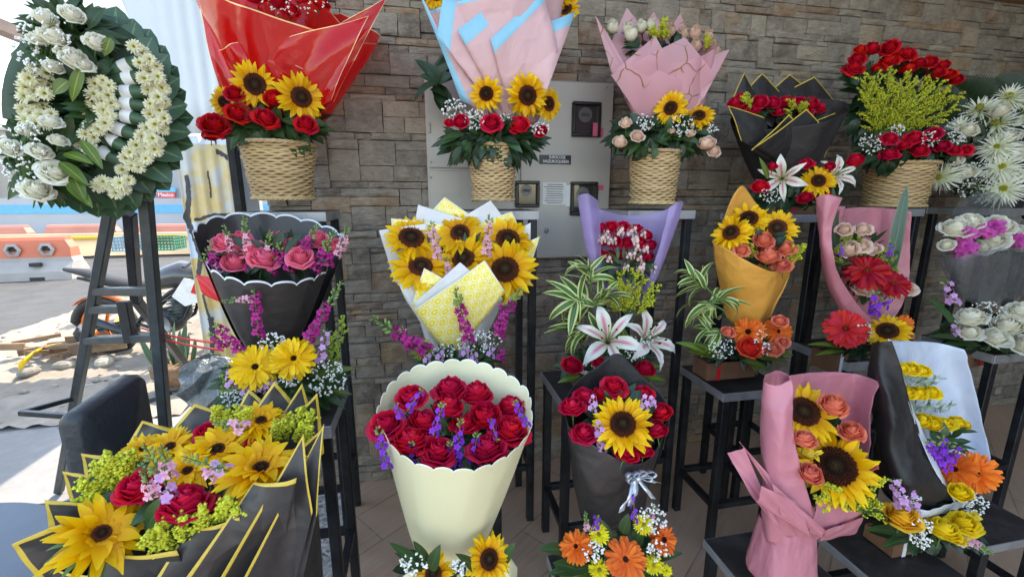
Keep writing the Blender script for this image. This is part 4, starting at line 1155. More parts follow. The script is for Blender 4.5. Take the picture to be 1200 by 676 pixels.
# ---- motorbike
def moto():
    ax = V(.98, -.10, 0).normalized(); O = atZ(130, 412, 0)+ax*.55*.88; sd = V(-ax.y, ax.x, 0)
    t = thing('motorbike', 'black and orange motorbike with a green crate behind the seat, parked at the kerb', 'motorbike', O); t.scale = (.88,)*3
    def q(a, z, s_=0): return O+ax*a+V(0, 0, z)+sd*s_
    Mo = plain('moto_orange', (.85, .16, .02), .4, bmp=0)
    gm = 'steel_grey'
    for nm, a in (('rear_wheel', -.55), ('front_wheel', .85)):
        root = MB(); ring = [q(a+.30*math.cos(k*pi/16), .30+.30*math.sin(k*pi/16)) for k in range(33)]
        root.tube(ring, .05, 8, 0, .5); w = root.build(nm, 'dark', t)
        rm = MB(); rm.tube([q(a+.235*math.cos(k*pi/16), .30+.235*math.sin(k*pi/16)) for k in range(33)], .018, 6, 0, .5)
        for k in range(5):
            an = k*2*pi/5; rm.bar(q(a, .30), q(a+.235*math.cos(an), .30+.235*math.sin(an)), .03, .02)
        rm.build('rim', Mo, w)
        hb = MB(); hb.tube([q(a, .3, -.07), q(a, .3, .07)], .05, 10, 0, .5, True); hb.build('hub', gm, w)
    mb = MB(); mb.tube([q(.85, .3, .09), q(.68, .70, .09), q(.58, .95, .08)], [.025, .028, .03], 8, 0, .5, True); mb.tube([q(.85, .3, -.09), q(.68, .70, -.09), q(.58, .95, -.08)], [.025, .028, .03], 8, 0, .5, True); mb.build('fork', gm, t)
    mb = MB()
    for s_ in (-.09, .09):
        mb.tube([q(.55, .85, s_*.6), q(.25, .70, s_), q(-.02, .50, s_), q(-.15, .35, s_)], .022, 6, 0, .5); mb.tube([q(.5, .72, s_*.6), q(.35, .40, s_), q(.1, .24, s_), q(-.15, .35, s_)], .018, 6, 0, .5)
        mb.tube([q(-.15, .35, s_), q(-.55, .30, s_)], .022, 6, 0, .5); mb.tube([q(0, .68, s_), q(-.45, .80, s_*.8), q(-.7, .86, s_*.5)], .016, 6, 0, .5)
    mb.build('frame', 'steel_black', t)
    mb = MB(); mb.ell(q(.12, .36), .19, .12, .15, 0, 12, 8); mb.ell(q(.28, .48), .10, .09, .15, 0, 10, 6)
    for k in range(6): mb.box(q(.27, .42+.035*k), (.20, .18, .010), 0)
    mb.tube([q(.12, .34, -.14), q(.12, .34, .14)], .10, 14, 1, .5, True); mb.build('engine', ['steel_grey', [plain('casing', (.32, .33, .35), .4, metal=.6)][0]], t)
    mb = MB()
    rows = []
    for i, (a, z, w, h) in enumerate(((.62, .82, .04, .05), (.52, .86, .13, .12), (.35, .88, .17, .15), (.15, .84, .15, .13), (0, .76, .09, .07))):
        rows.append([q(a, z)+sd*math.cos(k*pi/6)*w+V(0, 0, math.sin(k*pi/6)*h) for k in range(12)])
    mb.grid(rows, 0, .5, closed=True); mb.build('fuel_tank', [plain('mtank', (.05, .05, .055), .3, bmp=0, coat=.5)], t)
    mb = MB(); mb.prism([(.60, .60), (.72, .80), (.45, .86), (.30, .66), (.42, .55)], -.17, -.155, (ax, (0, 0, 1), sd), O); mb.build('fairing', [plain('mfair', (.70, .70, .70), .35, bmp=0)], t, smooth=False); mb = MB(); mb.prism([(.60, .60), (.72, .80), (.45, .86), (.30, .66), (.42, .55)], .155, .17, (ax, (0, 0, 1), sd), O); mb.build('fairing', [MATS['mfair']], t, smooth=False)
    mb = MB(); mb.prism([(.62, .66), (.70, .79), (.56, .82), (.50, .70)], -.176, -.171, (ax, (0, 0, 1), sd), O); mb.build('red_stripe', 'ribbon_red', t, smooth=False)
    rows = []
    mb = MB()
    for i, (a, z, w, h) in enumerate(((.05, .77, .08, .04), (-.12, .76, .13, .055), (-.35, .82, .13, .05), (-.6, .90, .10, .045), (-.85, .95, .03, .02))):
        rows.append([q(a, z)+sd*math.cos(k*pi/6)*w+V(0, 0, math.sin(k*pi/6)*h) for k in range(12)])
    mb.grid(rows, 0, .5, closed=True); mb.build('seat', 'dark', t)
    mb = MB(); mb.tube([q(.56, 1.0, -.33), q(.60, 1.06, -.12), q(.60, 1.06, .12), q(.56, 1.0, .33)], .015, 6, 0, .5, True); mb.build('handlebar', 'steel_black', t)
    mb = MB(); mb.ell(q(.72, .92), .09, .10, .12, 0, 10, 8); mb.build('headlight', 'white', t)
    mb = MB(); mb.tube([q(.05, .22, -.14), q(-.25, .27, -.16), q(-.55, .42, -.17)], [.025, .04, .045], 8, 0, .5, True); mb.build('exhaust', gm, t)
    mb = MB(); mb.tube([q(.0, .25, -.1), q(.06, .02, -.28)], .014, 6, 0, .5, True); mb.build('side_stand', 'dark', t)
    mb = MB(); rows = [[q(-.55+.36*math.cos(a), .30+.36*math.sin(a), s_) for s_ in (-.06, 0, .06)] for a in [pi*.25+pi*.5*k/8 for k in range(9)]]; mb.grid(rows, 0, .5); mb.build('rear_mudguard', Mo, t, thick=.004)
    return q
q = moto()
def crate(px0, py0, px1, py1, D, label, mat, nx=9, nz=4, dep_=.36):
    A = atD(px0, py0, D); B = atD(px1, py1, D); w = (B-A).dot(RT); h = A.z-B.z; C = (A+B)/2
    t = thing('crate', label, 'crate', (C.x, C.y, B.z)); mb = MB(); X = V(1, 0, 0); 
    for (ox, oy, L, alongx) in ((0, -dep_/2, w, 1), (0, dep_/2, w, 1), (-w/2, 0, dep_, 0), (w/2, 0, dep_, 0)):
        c = C+V(ox, oy, 0)
        for z in [-.5, -.25, 0, .25, .5]:
            mb.box(c+V(0, 0, z*h*.96), (L+.006, .010, .014) if alongx else (.010, L-.012, .013), 0)
        n = nx if alongx else 6
        for k in range(n+1):
            u = (k/n-.5)*(L-.01)
            mb.box(c+(V(u, -.0015, 0) if alongx else V(-.0015, u*.96, 0)), (.010, .012, h), 0)
    mb.box(C-V(0, 0, h/2-.004), (w-.02, dep_-.02, .006), 0)
    mb.build('lattice_body', mat, t, smooth=False); return t
crate(139, 277, 168, 293, 5.6, 'grey-blue plastic lattice crate strapped behind the motorbike seat', [plain('crblue', (.16, .26, .33), .5)], dep_=.30)
crate(178, 277, 209, 292, 5.6, 'dark green plastic lattice crate with a teal lid right of the easel leg', [plain('crgreen', (.03, .16, .09), .5)], dep_=.30)
# ---- rubble of broken timber with yellow tape
C0 = atZ(68, 412, .05)
woodm = plain('scrapwood', (.22, .135, .08), .8, nscale=12, namt=.5, amt=.7)
for k in range(24):
    a = R.uniform(-.5, .9); L = R.uniform(.15, .42); p = C0+V(R.uniform(-.38, .45), R.uniform(-.24, .24), R.uniform(.0, .11))
    mb = MB(); mb.bar(p-V(math.cos(a), math.sin(a), R.uniform(-.1, .1))*L/2, p+V(math.cos(a), math.sin(a), R.uniform(-.05, .15))*L/2, R.uniform(.03, .08), .025)
    tag(mb.build('timber_offcut', woodm, smooth=False), 'broken timber offcut in the pile on the sandy verge', 'timber', 'timber offcuts heaped on the verge')
for k, (px, py, s_) in enumerate(((75, 428, .09), (34, 436, .08), (122, 424, .10), (50, 395, .07))):
    p = atZ(px, py, .04); mb = MB(); mb.ell(p, s_, s_*.7, s_*.5, 0, 9, 6, Matrix.Rotation(k, 3, 'Z'))
    tag(mb.build('rock', [MATS['gravel']], smooth=False), ['grey rock lying in front of the timber pile', 'pale rock at the left tip of the timber pile', 'larger rock at the right end of the timber pile', 'small rock behind the timber pile'][k], 'rock', 'rocks by the timber pile')
mb = MB(); pts = [atZ(x, y, .16+.03*math.sin(x)) for x, y in ((22, 432), (42, 412), (60, 400), (85, 396), (112, 386), (135, 380), (150, 360))]
rows = [[p+V(0, 0, .045*math.cos(i*1.1)), p+V(0, -.045*math.sin(i*1.1), -.03)] for i, p in enumerate(pts)]
mb.grid(rows, 0, .5); tag(mb.build('barrier_tape', [plain('tape_y', (.80, .55, .02), .4)], thick=.002), 'yellow barrier tape trailing over the timber pile', 'tape')
# ================================================================ STANDS
def make_stand(w, h, d, rails, label, group):
    t = thing('plant_stand', label, 'stand', (0, 0, 0), group); a = .032
    mb = MB(); mb.box((0, 0, h-.004), (w-.002, d-.002, .010), 0, None, .002); tp = mb.build('top', 'steel_top', t, smooth=False)
    mb = MB()
    for s_ in (-1, 1):
        mb.box((0, s_*(d/2-.002), h-.018), (w+.004, .006, .036), 0, None, .0015); mb.box((s_*(w/2-.002), 0, h-.0185), (.006, d-.012, .035), 0, None, .0015)
    mb.build('rim', 'steel_edge', tp, smooth=False)
    for sx in (-1, 1):
        for sy in (-1, 1):
            mb = MB(); mb.box((sx*(w/2-.022), sy*(d/2-.022), (h-.012)/2), (a, a, h-.012), 0, None, .003); mb.build('leg', 'steel_black', t, smooth=False)
    for z in rails:
        for s_ in (-1, 1):
            mb = MB(); mb.box((0, s_*(d/2-.022), z), (w-.078, .026, .026), 0, None, .002); mb.build('rail', 'steel_black', t, smooth=False)
            mb = MB(); mb.box((s_*(w/2-.022), 0, z), (.026, d-.078, .026), 0, None, .002); mb.build('rail', 'steel_black', t, smooth=False)
    return t
G = 'black steel plant stands under the arrangements'
tall = make_stand(.30, 1.45, .30, (.28,), '', G); mid = make_stand(.30, .75, .30, (.22,), '', G); low = make_stand(.30, .40, .30, (.12,), '', G)
uses = [
 (tall, -.51, 1.90, 0, 'tall black stand under the red cellophane basket at the wall\'s left end'),
 (tall, .31, 1.89, 0, 'tall black stand under the basket wrapped in pink and blue paper'),
 (tall, .97, 1.82, 0, 'tall black stand under the basket with gold-veined pink wrapping'),
 (tall, 1.60, 1.80, -.02, 'tall black stand under the black and gold rose bouquet with lilies'),
 (tall, 2.22, 1.85, 0, 'tall black stand under the leaning basket of red roses and goldenrod'),
 (tall, 2.95, 1.85, 0, 'tall black stand under the white spider chrysanthemums'),
 (mid, -.45, 1.43, .08, 'waist-high black stand with two rails under the black scalloped bouquet'),
 (mid, .11, 1.62, 0, 'waist-high black stand hidden behind the cream rose bouquet'),
 (mid, .62, 1.55, .02, 'waist-high black stand under the violet-wrapped roses and lilies'),
 (mid, 1.29, 1.56, -.01, 'waist-high black stand under the orange-wrapped sunflowers'),
 (mid, 1.86, 1.55, 0, 'waist-high black stand under the tall rose-pink bouquet with sword leaves'),
 (mid, 2.57, 1.50, 0, 'waist-high black stand under the grey cellophane white rose bouquet'),
 (low, .04, .98, -.06, 'knee-high black stand under the cream scalloped rose bouquet'),
 (low, .50, 1.02, -.04, 'knee-high black stand under the black-wrapped sunflower and gerberas'),
 (low, 1.06, 1.00, 0, 'knee-high black stand under the front rose-pink sunflower bouquet'),
 (low, 1.47, 1.00, 0, 'knee-high black stand under the black and white wrapped yellow roses'),
 (low, 1.98, 1.08, 0, 'empty knee-high black stand at the right edge'),
 (low, -.36, .86, -.02, 'knee-high black stand under the huge black and gold bouquet'),
]
seen = set()
for (pr, x, y, dz, lb) in uses:
    o = pr if id(pr) not in seen else copy_tree(pr); 
    if id(pr) in seen: pass
    seen.add(id(pr)); o.location = (x, y, dz); o['label'] = lb
    if dz < 0: o.location.z = 0; o.scale.z = 1+dz/{id(tall): 1.45, id(mid): .75, id(low): .40}[id(pr)]
    elif dz > 0: o.location.z = 0; o.scale.z = 1+dz/{id(tall): 1.45, id(mid): .75, id(low): .40}[id(pr)]
# ---- easel
ea = thing('wreath_easel', 'black steel easel carrying the white flower wreath', 'easel', (-1.5, 2.2, 0))
def ebar(name, pts, w=.04, mat='steel_grey', h=None):
    for a, b in zip(pts, pts[1:]):
        mb = MB(); mb.bar(a, b, w, h or w, 0, .003); mb.build(name, mat, ea, smooth=False)
AP = atY(150, 160, 1.62)
fl_ = atZ(69, 576, 0); fr_ = atZ(207, 648, 0); topl = atY(137, 205, 1.72); topr = atY(168, 205, 1.66)
ebar('leg', [fl_, topl], .032); ebar('leg', [fr_, topr], .034); ebar('leg', [atZ(238, 500, 0), atZ(227, 440, .35)+V(0, 0, 0), atY(160, 352, 2.1), atY(152, 250, 1.85)], .034, 'steel_black')
def on(a, b, t): return a.lerp(b, t)
def legt(px_y, foot, top):
    # parameter along a leg at a given pixel height
    best = min(range(0, 101), key=lambda k: abs(pixy(on(foot, top, k/100))-px_y)); return on(foot, top, best/100)
for y in (342, 397):
    ebar('crossbar', [legt(y, fl_, topl), legt(y-2, fr_, topr)], .03)
a_ = legt(362, fl_, topl); b_ = legt(362, fr_, topr); m_ = a_.lerp(b_, .55)
ebar('crossbar', [a_, m_], .03); ebar('hanger', [m_+V(0, 0, .03), m_-V(0, 0, .13)], .035, 'steel_black')
l_ = legt(466, fl_, topl); r_ = legt(458, fr_, topr)
ebar('lower_bar', [l_+V(.0, .0, 0), l_+V(-.12, -.12, .0), l_+V(.16, -.18, -.02)], .022, 'steel_black'); ebar('lower_bar', [l_+V(.16, -.18, -.02), r_+V(0, 0, -.02)], .022, 'steel_black')
# red tape from the easel to the bouquet
mb = MB()
for dy_ in (0, 5):
    A = atY(165, 383+dy_, 1.9); B = atY(262, 401+dy_*1.6, 1.5); mb.grid([[A.lerp(B, k/8)+V(0, 0, -.01*math.sin(pi*k/8)-.008*s_) for k in range(9)] for s_ in (0, 1)], 0, .5)
tag(mb.build('red_tape', 'ribbon_red', thick=.0006), 'thin red tape strung from the easel leg to the black bouquet', 'tape')
# ---- snake plant in a coir pot on a wire stand
sp_ = thing('plant_pot_stand', 'black three-legged wire stand carrying the snake plant', 'stand', (-1.66, 2.98, 0)); PC = atD(208, 433, 3.45)
sp_.location = (PC.x, PC.y, 0)
for k in range(3):
    a = k*2.094+.4; mb = MB(); d = V(math.cos(a), math.sin(a), 0); mb.tube([PC+d*.12-V(0, 0, .13), PC+d*.09-V(0, 0, .26), V(PC.x, PC.y, 0)+d*.17], .011, 6, 0, .5, True); mb.build('leg', 'steel_black', sp_)
for z, rr in ((.13, .125), (.28, .10)):
    mb = MB(); mb.tube([PC+V(rr*math.cos(k*pi/12), rr*math.sin(k*pi/12), -z) for k in range(25)], .007, 6, 0, .5); mb.build('ring', 'steel_black', sp_)
pt_ = thing('snake_plant', 'snake plant with upright striped leaves in a brown coir pot', 'plant', PC-V(0, 0, .12))
mb = MB(); rows = [[PC+V(rr*(1+.06*math.sin(j*3+i*2))*math.cos(j*pi/12), rr*(1+.06*math.cos(j*2-i))*math.sin(j*pi/12), z) for j in range(24)] for i, (rr, z) in enumerate(((.01, -.115), (.10, -.11), (.16, -.03), (.175, .05), (.15, .07), (.01, .055)))]
mb.grid(rows, 0, .5, closed=True); mb.build('pot', [plain('coir', (.20, .12, .07), .95, nscale=30, namt=.5, bmp=1, bdist=.01)], pt_)
mb = MB()
for k in range(19):
    a = R.uniform(0, 6.28); rr = R.uniform(.02, .12); b_ = PC+V(rr*math.cos(a), rr*math.sin(a), .04)
    mb.leaf(b_, V(math.cos(a)*.3, math.sin(a)*.3, 1), (math.cos(a+1), math.sin(a+1), 0), R.uniform(.16, .34), .045, .1, .3, 0, R.random(), 6, .5)
mb.build('leaves', 'leaf_snake', pt_)
# dark crumpled bag by the post
mb = MB(); C = atY(252, 452, 2.55); rows = []
for i in range(9):
    t = pi*i/8
    rows.append([C+V(.16*math.sin(t)*math.cos(j*pi/8)*(1+.3*math.sin(j*2.3+i)), .12*math.sin(t)*math.sin(j*pi/8)*(1+.3*math.sin(j*1.7-i*2)), -.17*math.cos(t)*(1+.15*math.sin(j*2.9))) for j in range(16)])
mb.grid(rows, 0, .5, closed=True); mb.v = [(x, y, z) for x, y, z in mb.v]
bag = tag(mb.build('plastic_bag', [plain('bagmat', (.10, .12, .13), .3, bmp=.8, bscale=25, bdist=.02)], smooth=False), 'crumpled dark grey plastic bag at the foot of the yellow sheet', 'bag')
sk = MB(); sk.tube([C+V(0, 0, -.14), V(C.x, C.y, .0)], .02, 6, 0, .5); 
tb = thing('side_stool', 'low dark stool under the crumpled bag', 'stool', (C.x, C.y, 0)); mb = MB(); mb.box((C.x, C.y, C.z-.175), (.3, .26, .02), 0, None, .004); mb.build('seat', 'steel_black', tb, smooth=False)
for sx in (-1, 1):
    for sy in (-1, 1): mb = MB(); mb.box((C.x+sx*.12, C.y+sy*.10, (C.z-.185)/2), (.025, .025, C.z-.185), 0); mb.build('leg', 'steel_black', tb, smooth=False)
# ---- chair and table at front left
ch = thing('chair', 'black padded chair seen from the side beyond the front-left bouquet', 'chair', (-1.12, 1.45, 0))
NP, FP = atZ(80, 500, .90), atZ(160, 445, .93)
M['vinyl'] = plain('vinyl', (.022, .025, .030), .5, nscale=60, namt=.2, bmp=.7, bscale=14, bdist=.012)
mb = MB(); rows = []
u_ = (FP-NP).normalized(); n_ = V(u_.y, -u_.x, 0)
for i in range(13):
    a = 2*pi*i/12; pr = V(0, 0, 0)
Lb = (FP-NP).length; zt_ = .93; zb_ = .50
prof = []
def rr_rect(w, h, r, n=5):
    pts = []
    for cx, cy, a0 in ((w-r, h-r, 0), (r, h-r, pi/2), (r, r, pi), (w-r, r, 1.5*pi)):
        for k in range(n+1): a = a0+pi/2*k/n; pts.append((cx+r*math.cos(a), cy+r*math.sin(a)))
    return pts
out_ = rr_rect(Lb, zt_-zb_, .028); inn = [(x*.95+Lb*.025, y*.95+.01) for x, y in out_]
def P3(x, y, o): return NP+u_*x+n_*o+V(0, 0, (y+zb_)-NP.z)-n_*.10*(1-y/(zt_-zb_))*0
mb.grid([[P3(x*.2+Lb*.4, y*.2+.17, .036) for x, y in out_], [P3(x, y, .032) for x, y in inn], [P3(x, y, .015) for x, y in out_], [P3(x, y, -.015) for x, y in out_], [P3(x, y, -.032) for x, y in inn], [P3(x*.2+Lb*.4, y*.2+.17, -.036) for x, y in out_]], 0, .5, closed=True)
for q0 in (0, len(mb.v)-len(out_)): mb.f.append(tuple(range(q0, q0+len(out_)))); mb.m.append(0)
mb.build('backrest', 'vinyl', ch)
mb = MB(); mb.box((NP.x-.22, (NP.y+FP.y)/2, .45), (.44, .42, .07), 0, None, .02); mb.build('seat', 'vinyl', ch, smooth=False)
for sx in (-.41, -.03):
    for sy in (-.18, .18): mb = MB(); mb.bar((NP.x+sx, (NP.y+FP.y)/2+sy, 0), (NP.x+sx, (NP.y+FP.y)/2+sy, .42), .025, .025); mb.build('leg', 'steel_black', ch, smooth=False)
for sy in (-.13, .13): mb = MB(); mb.bar((NP.x-.02, (NP.y+FP.y)/2+sy, .42), (NP.x, (NP.y+FP.y)/2+sy, .6), .025, .025); mb.build('back_support', 'steel_black', ch, smooth=False)
tb = thing('plank_table', 'round table with blue-grey planks at the front left corner', 'table', (-1.35, 1.08, 0))
M['plankm'] = plain('plankm', (.10, .125, .16), .5, nscale=6, namt=.3)
tc_ = V(-1.33, 1.02, 0); tr_ = .42
for k in range(6):
    x0 = -tr_+2*tr_*k/6; x1 = x0+2*tr_/6-.005; pts = []
    for xx in [x0+(x1-x0)*i/6 for i in range(7)]: pts.append((xx, math.sqrt(max(0, tr_**2-xx**2))))
    for xx in [x1-(x1-x0)*i/6 for i in range(7)]: pts.append((xx, -math.sqrt(max(0, tr_**2-xx**2))))
    mb = MB(); mb.prism([(a, b) for a, b in pts], .575, .600, (V(.75, .66, 0), V(-.66, .75, 0), V(0, 0, 1)), tc_); mb.build('plank', 'plankm', tb, smooth=False)
mb = MB(); mb.tube([tc_, tc_+V(0, 0, .57)], .03, 12, 0, .5, True); mb.build('pedestal', 'steel_black', tb)
mb = MB(); mb.tube([tc_+V(0, 0, .0), tc_+V(0, 0, .02)], .2, 24, 0, .5, True); mb.build('base', 'steel_black', tb)
# ================================================================ ARRANGEMENTS
def pane(s, b, l, t, r, mats, bw=.008, bulge=0, name='wrapper_sheet', n=12, dy=0, thick=.001, curl=0, wob=.0025, one=False):
    """one sheet of paper with a corner tip t; l, r its side corners, b the point where it is gathered"""
    C = [s.P(c[0], c[1], (c[2] if len(c) > 2 else 0)+dy) for c in (b, l, t, r)]
    B_, L_, T_, R_ = C
    bu = min(.4, bw/max(.01, ((B_-L_).length+(R_-T_).length)/2)); bv = min(.4, bw/max(.01, ((B_-R_).length+(L_-T_).length)/2))
    us = [(1-bu)*i/n for i in range(n+1)]+[1]; vs_ = [(1-bv)*i/n for i in range(n+1)]+[1]
    nrm = Vector((0, -1, 0)); ph = R.random()*6; rows = []
    for u in us:
        row = []
        for v in vs_:
            p = B_*(1-u)*(1-v)+L_*u*(1-v)+R_*(1-u)*v+T_*u*v
            k = 1-(u-v)**2
            p = p+nrm*(bulge*k*math.sin(pi*min(1, .15+(u+v)/2*.8))+curl*(u*v)**3+wob*math.sin(5*u+3*v+ph)*max(u, v)+wob*.6*math.sin(9*(u-v)+ph))
            row.append(p)
        rows.append(row)
    mb = MB(); m = len(us)-2
    mb.grid(rows, 0, R.random(), uv=lambda i, j: (vs_[j]*.35+ph, us[i]*.35+ph), mfun=lambda i, j: 1 if (i == m or (j == m and not one)) and len(mats) > 1 else 0)
    return mb.build(name, mats, s.root, thick=thick)
Bq.pane = pane
def conepx(s, b, t, wb, wt, mats, **k):
    B_ = s.P(*b); T_ = s.P(*t); return s.cone(B_, T_, s.px(B_, wb)/2, s.px(T_, wt)/2, mats, **k)
Bq.conepx = conepx
def base(px, py, Y): return tuple(atY(px, py, Y))
def on_stand(px, Y, z):
    # horizontal position under pixel column px at depth Y, on a surface at height z
    lo, hi = 0, 1400
    for _ in range(40):
        m = (lo+hi)/2
        if atY(px, m, Y).z > z: lo = m
        else: hi = m
    return tuple(atY(px, lo, Y))
# ---------------------------------------------------- 1 wreath
W = Bq('flower_wreath', 'round white flower wreath with green leaf edging hung on the easel', 'wreath', tuple(atY(118, 130, 1.55)), 1.55)
def WP(x, y, dy=0): return W.P(x, y, dy)
cx, cy = 115, 133
mb = MB()
M['wreath_back'] = plain('wreath_back', (.02, .045, .02), .8)
for i in range(1):
    ringp = [WP(cx+62*math.cos(a), cy+80*math.sin(a), .05) for a in [2*pi*k/40 for k in range(41)]]
    mb.tube(ringp, .085, 8, 0, .5)
mb.build('wreath_ring', 'wreath_back', W.root)
mb = MB()
for ring, (rx, ry, n, L, Wd, dy) in enumerate(((56, 70, 26, .115, .085, .0), (64, 82, 28, .108, .09, .04))):
    for k in range(n):
        a = 2*pi*k/n+ring*.1
        if ring == 0 and not (-2.0 < a-2*pi*(a > pi) < 2.4): pass
        P = WP(cx+rx*math.cos(a), cy+ry*math.sin(a), dy); Q = WP(cx+rx*1.6*math.cos(a), cy+ry*1.6*math.sin(a), dy)
        d = (Q-P).normalized(); tan = V(-d.z, 0, d.x)
        mb.leaf(P, d+tan*.25, (CAM-P).normalized()+tan*.35, L*R.uniform(.92, 1.08), Wd, .12, .14, 0, R.random(), 7, .62)
mb.build('leaf_edging', 'leaf_wreath', W.root)
# folded leaf rolls with white bands in the middle right
for k, (x, y, an) in enumerate(((148, 78, -25), (152, 92, -12), (150, 108, -2), (150, 122, 5), (150, 137, 12), (141, 152, 22), (131, 165, 30), (124, 180, 35))):
    mb = MB(); P = WP(x, y, -.05); d = V(math.cos(math.radians(-an)), 0, math.sin(math.radians(-an))); u = V(-d.z, 0, d.x)
    L = .085; rows = []
    for i in range(9):
        t = i/8*2-1; rr = .019*(1-.35*t*t)
        rows.append([P+d*L*t*.6+(u*math.cos(b)+V(0, -1, 0)*math.sin(b))*rr for b in [2*pi*q/12 for q in range(12)]])
    mb.grid(rows, 0, R.random(), closed=True, mfun=lambda i, j: 1 if i in (3, 4) else 0)
    mb.build('leaf_roll', ['leaf_wreath', 'white'], W.root)
Y0 = -.085
daisies = [(157, 55), (166, 62), (175, 70), (183, 78), (164, 75), (176, 84), (186, 90), (170, 92), (180, 100), (190, 104), (172, 106), (184, 114), (193, 120), (176, 122), (187, 130), (175, 134), (192, 138), (182, 146), (190, 152), (173, 150), (166, 160), (178, 162), (186, 166), (160, 170), (171, 174), (181, 176), (152, 178), (163, 184), (147, 186), (172, 186), (153, 194), (143, 200), (162, 196), (121, 214), (131, 218), (141, 214), (150, 212), (136, 226), (115, 218), (145, 222),
 (112, 98), (120, 94), (127, 100), (118, 106), (110, 110), (126, 112), (119, 118), (130, 122), (111, 124), (121, 130), (127, 134), (114, 138), (122, 144), (104, 132), (108, 148), (116, 152), (100, 158), (110, 162), (98, 170), (105, 174),
 (47, 78), (40, 84), (54, 86), (34, 92), (46, 96), (56, 100), (30, 102), (40, 108), (52, 110), (28, 114), (38, 120), (50, 124), (26, 128), (36, 134), (48, 136), (60, 134), (30, 140), (42, 146), (54, 146), (30, 92), (62, 142)]
for (x, y) in daisies: W.fl('mum_cream', x+R.uniform(-1, 1), y+R.uniform(-1, 1), R.uniform(14, 19), Y0+R.uniform(-.02, .02), (0, .1))
W.fls('rose_white', [(113, 49, 26), (86, 68, 28), (62, 42, 28), (98, 75, 20), (52, 20, 24), (84, 16, 26), (45, 45, 20), (62, 78, 18), (64, 200, 31), (42, 222, 31), (12, 172, 24), (60, 142, 22), (68, 164, 20), (45, 176, 22), (30, 152, 20), (74, 62, 17)], -.12, (0, .35))
W.foliage(80, 40, 50, 38, 90, .085, .034, 'leaf', -.05, up=.2, depth=.03); W.foliage(55, 185, 54, 48, 100, .085, .034, 'leaf', -.06, depth=.03); W.foliage(112, 120, 22, 60, 50, .08, .034, 'leaf', -.05); W.foliage(90, 110, 40, 60, 60, .12, .05, 'leaf_dark', -.03)
W.leaves([(80, 95, 62, 110), (95, 80, 84, 118), (70, 190, 100, 215), (75, 180, 104, 190), (85, 205, 98, 232), (96, 165, 118, 195), (130, 45, 122, 65), (80, 215, 105, 240)], .05, .032, 'leaf_ti', dy=-.12)
W.breath(50, 50, 36, 35, 120, -.13, .0042); W.breath(28, 185, 28, 45, 110, -.13, .0042)
# ---------------------------------------------------- 2 red cellophane basket
b = Bq('flower_basket', 'wicker basket of sunflowers and red roses with huge red cellophane wrap', 'flower basket', on_stand(333, 1.88, 1.46), 1.88, 'flower baskets on the tall stands')
b.basket(333, 170, 235.5, 80, 62)
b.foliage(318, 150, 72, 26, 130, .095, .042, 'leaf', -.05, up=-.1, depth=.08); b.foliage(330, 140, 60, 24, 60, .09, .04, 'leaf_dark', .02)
b.fls('sunflower', [(299, 99, 54, -.11, (-.1, .2)), (353, 114, 58, -.12, (.1, .1)), (263, 120, 38, -.05, (-.9, .2)), (372, 118, 26, -.04, (1.2, .1))])
b.fls('rose_red', [(321, 114, 25), (311, 138, 28), (358, 145, 24), (277, 132, 28), (251, 146, 32), (275, 108, 22), (247, 158, 18)], -.12, (0, .2))
b.conepx((330, 158, .05), (342, 25, .05), 50, 190, ['cello_red', 'foil_gold'], front=.85, back=1.45, rim=.004, ruf=.012, sq=.75, thick=.0006)
for q in (((322, 150), (262, 118), (228, -8), (338, 70), -.03), ((328, 150), (258, 60), (283, 46), (372, 90), -.09), ((335, 150), (292, 60), (432, 18), (388, 118), -.11), ((340, 150), (350, 60), (455, -6), (392, 120), -.06), ((335, 140), (285, 30), (345, -40), (400, 30), .16), ((330, 140), (225, -5), (270, -50), (330, 20), .12)):
    b.pane((*q[0], -.01), (*q[1], q[4]), (*q[2], q[4]-.03), (*q[3], q[4]), ['cello_red', 'foil_gold'], .0022, .02, thick=.0005, wob=.010)
b.fls('rose_red', [(300, -5, 24), (325, 0, 24), (350, -6, 24), (375, 2, 22), (340, 12, 22)], .02, (0, .6)); b.breath(345, 5, 40, 12, 60, 0)
# ---------------------------------------------------- 3 black scalloped
b = Bq('flower_bouquet', 'black scalloped paper bouquet of pink roses and snapdragons above yellow gerberas', 'bouquet', on_stand(318, 1.45, .83), 1.45)
b.conepx((318, 408, .03), (322, 300, .03), 50, 142, ['p_charcoal', 'rim_white'], gap=(pi*.46, pi*1.54), by=254, front=1.0, fold=.001, scal=.013, nsc=18, rim=.006, ruf=.004, power=.75, sq=.7, name='back_wrapper')
b.conepx((318, 408, .0), (318, 318, -.01), 44, 118, ['p_charcoal', 'rim_white'], fy=334, by=292, fold=.001, scal=.013, nsc=14, rim=.006, ruf=.004, power=.75, sq=.75)
b.foliage(320, 300, 66, 24, 90, .075, .026, 'leaf_dark', .0)
b.fls('rose_pink', [(264, 284, 29, .0), (294, 290, 31), (308, 302, 33, -.03), (275, 305, 29, -.02), (328, 281, 28, .04), (352, 300, 30, -.03), (372, 281, 27, .04), (393, 289, 27, .02), (345, 288, 24, .02), (283, 278, 22, .03)], -.01, (0, .35))
for t in ((291, 296, 286, 251, 14), (352, 296, 374, 262, 15), (368, 318, 393, 268, 19), (256, 322, 246, 279, 16), (312, 308, 317, 268, 13), (395, 300, 402, 278, 12), (262, 320, 232, 300, 14), (333, 310, 325, 282, 17), (385, 312, 380, 280, 17), (250, 312, 240, 290, 17), (292, 318, 286, 296, 16), (338, 318, 342, 296, 17), (318, 320, 322, 300, 15), (400, 292, 408, 262, 14), (272, 296, 262, 262, 13)): b.spike('snap_mag' if t[4] > 14 else 'snap_pink', *t, dy=-.03, bud=.45)
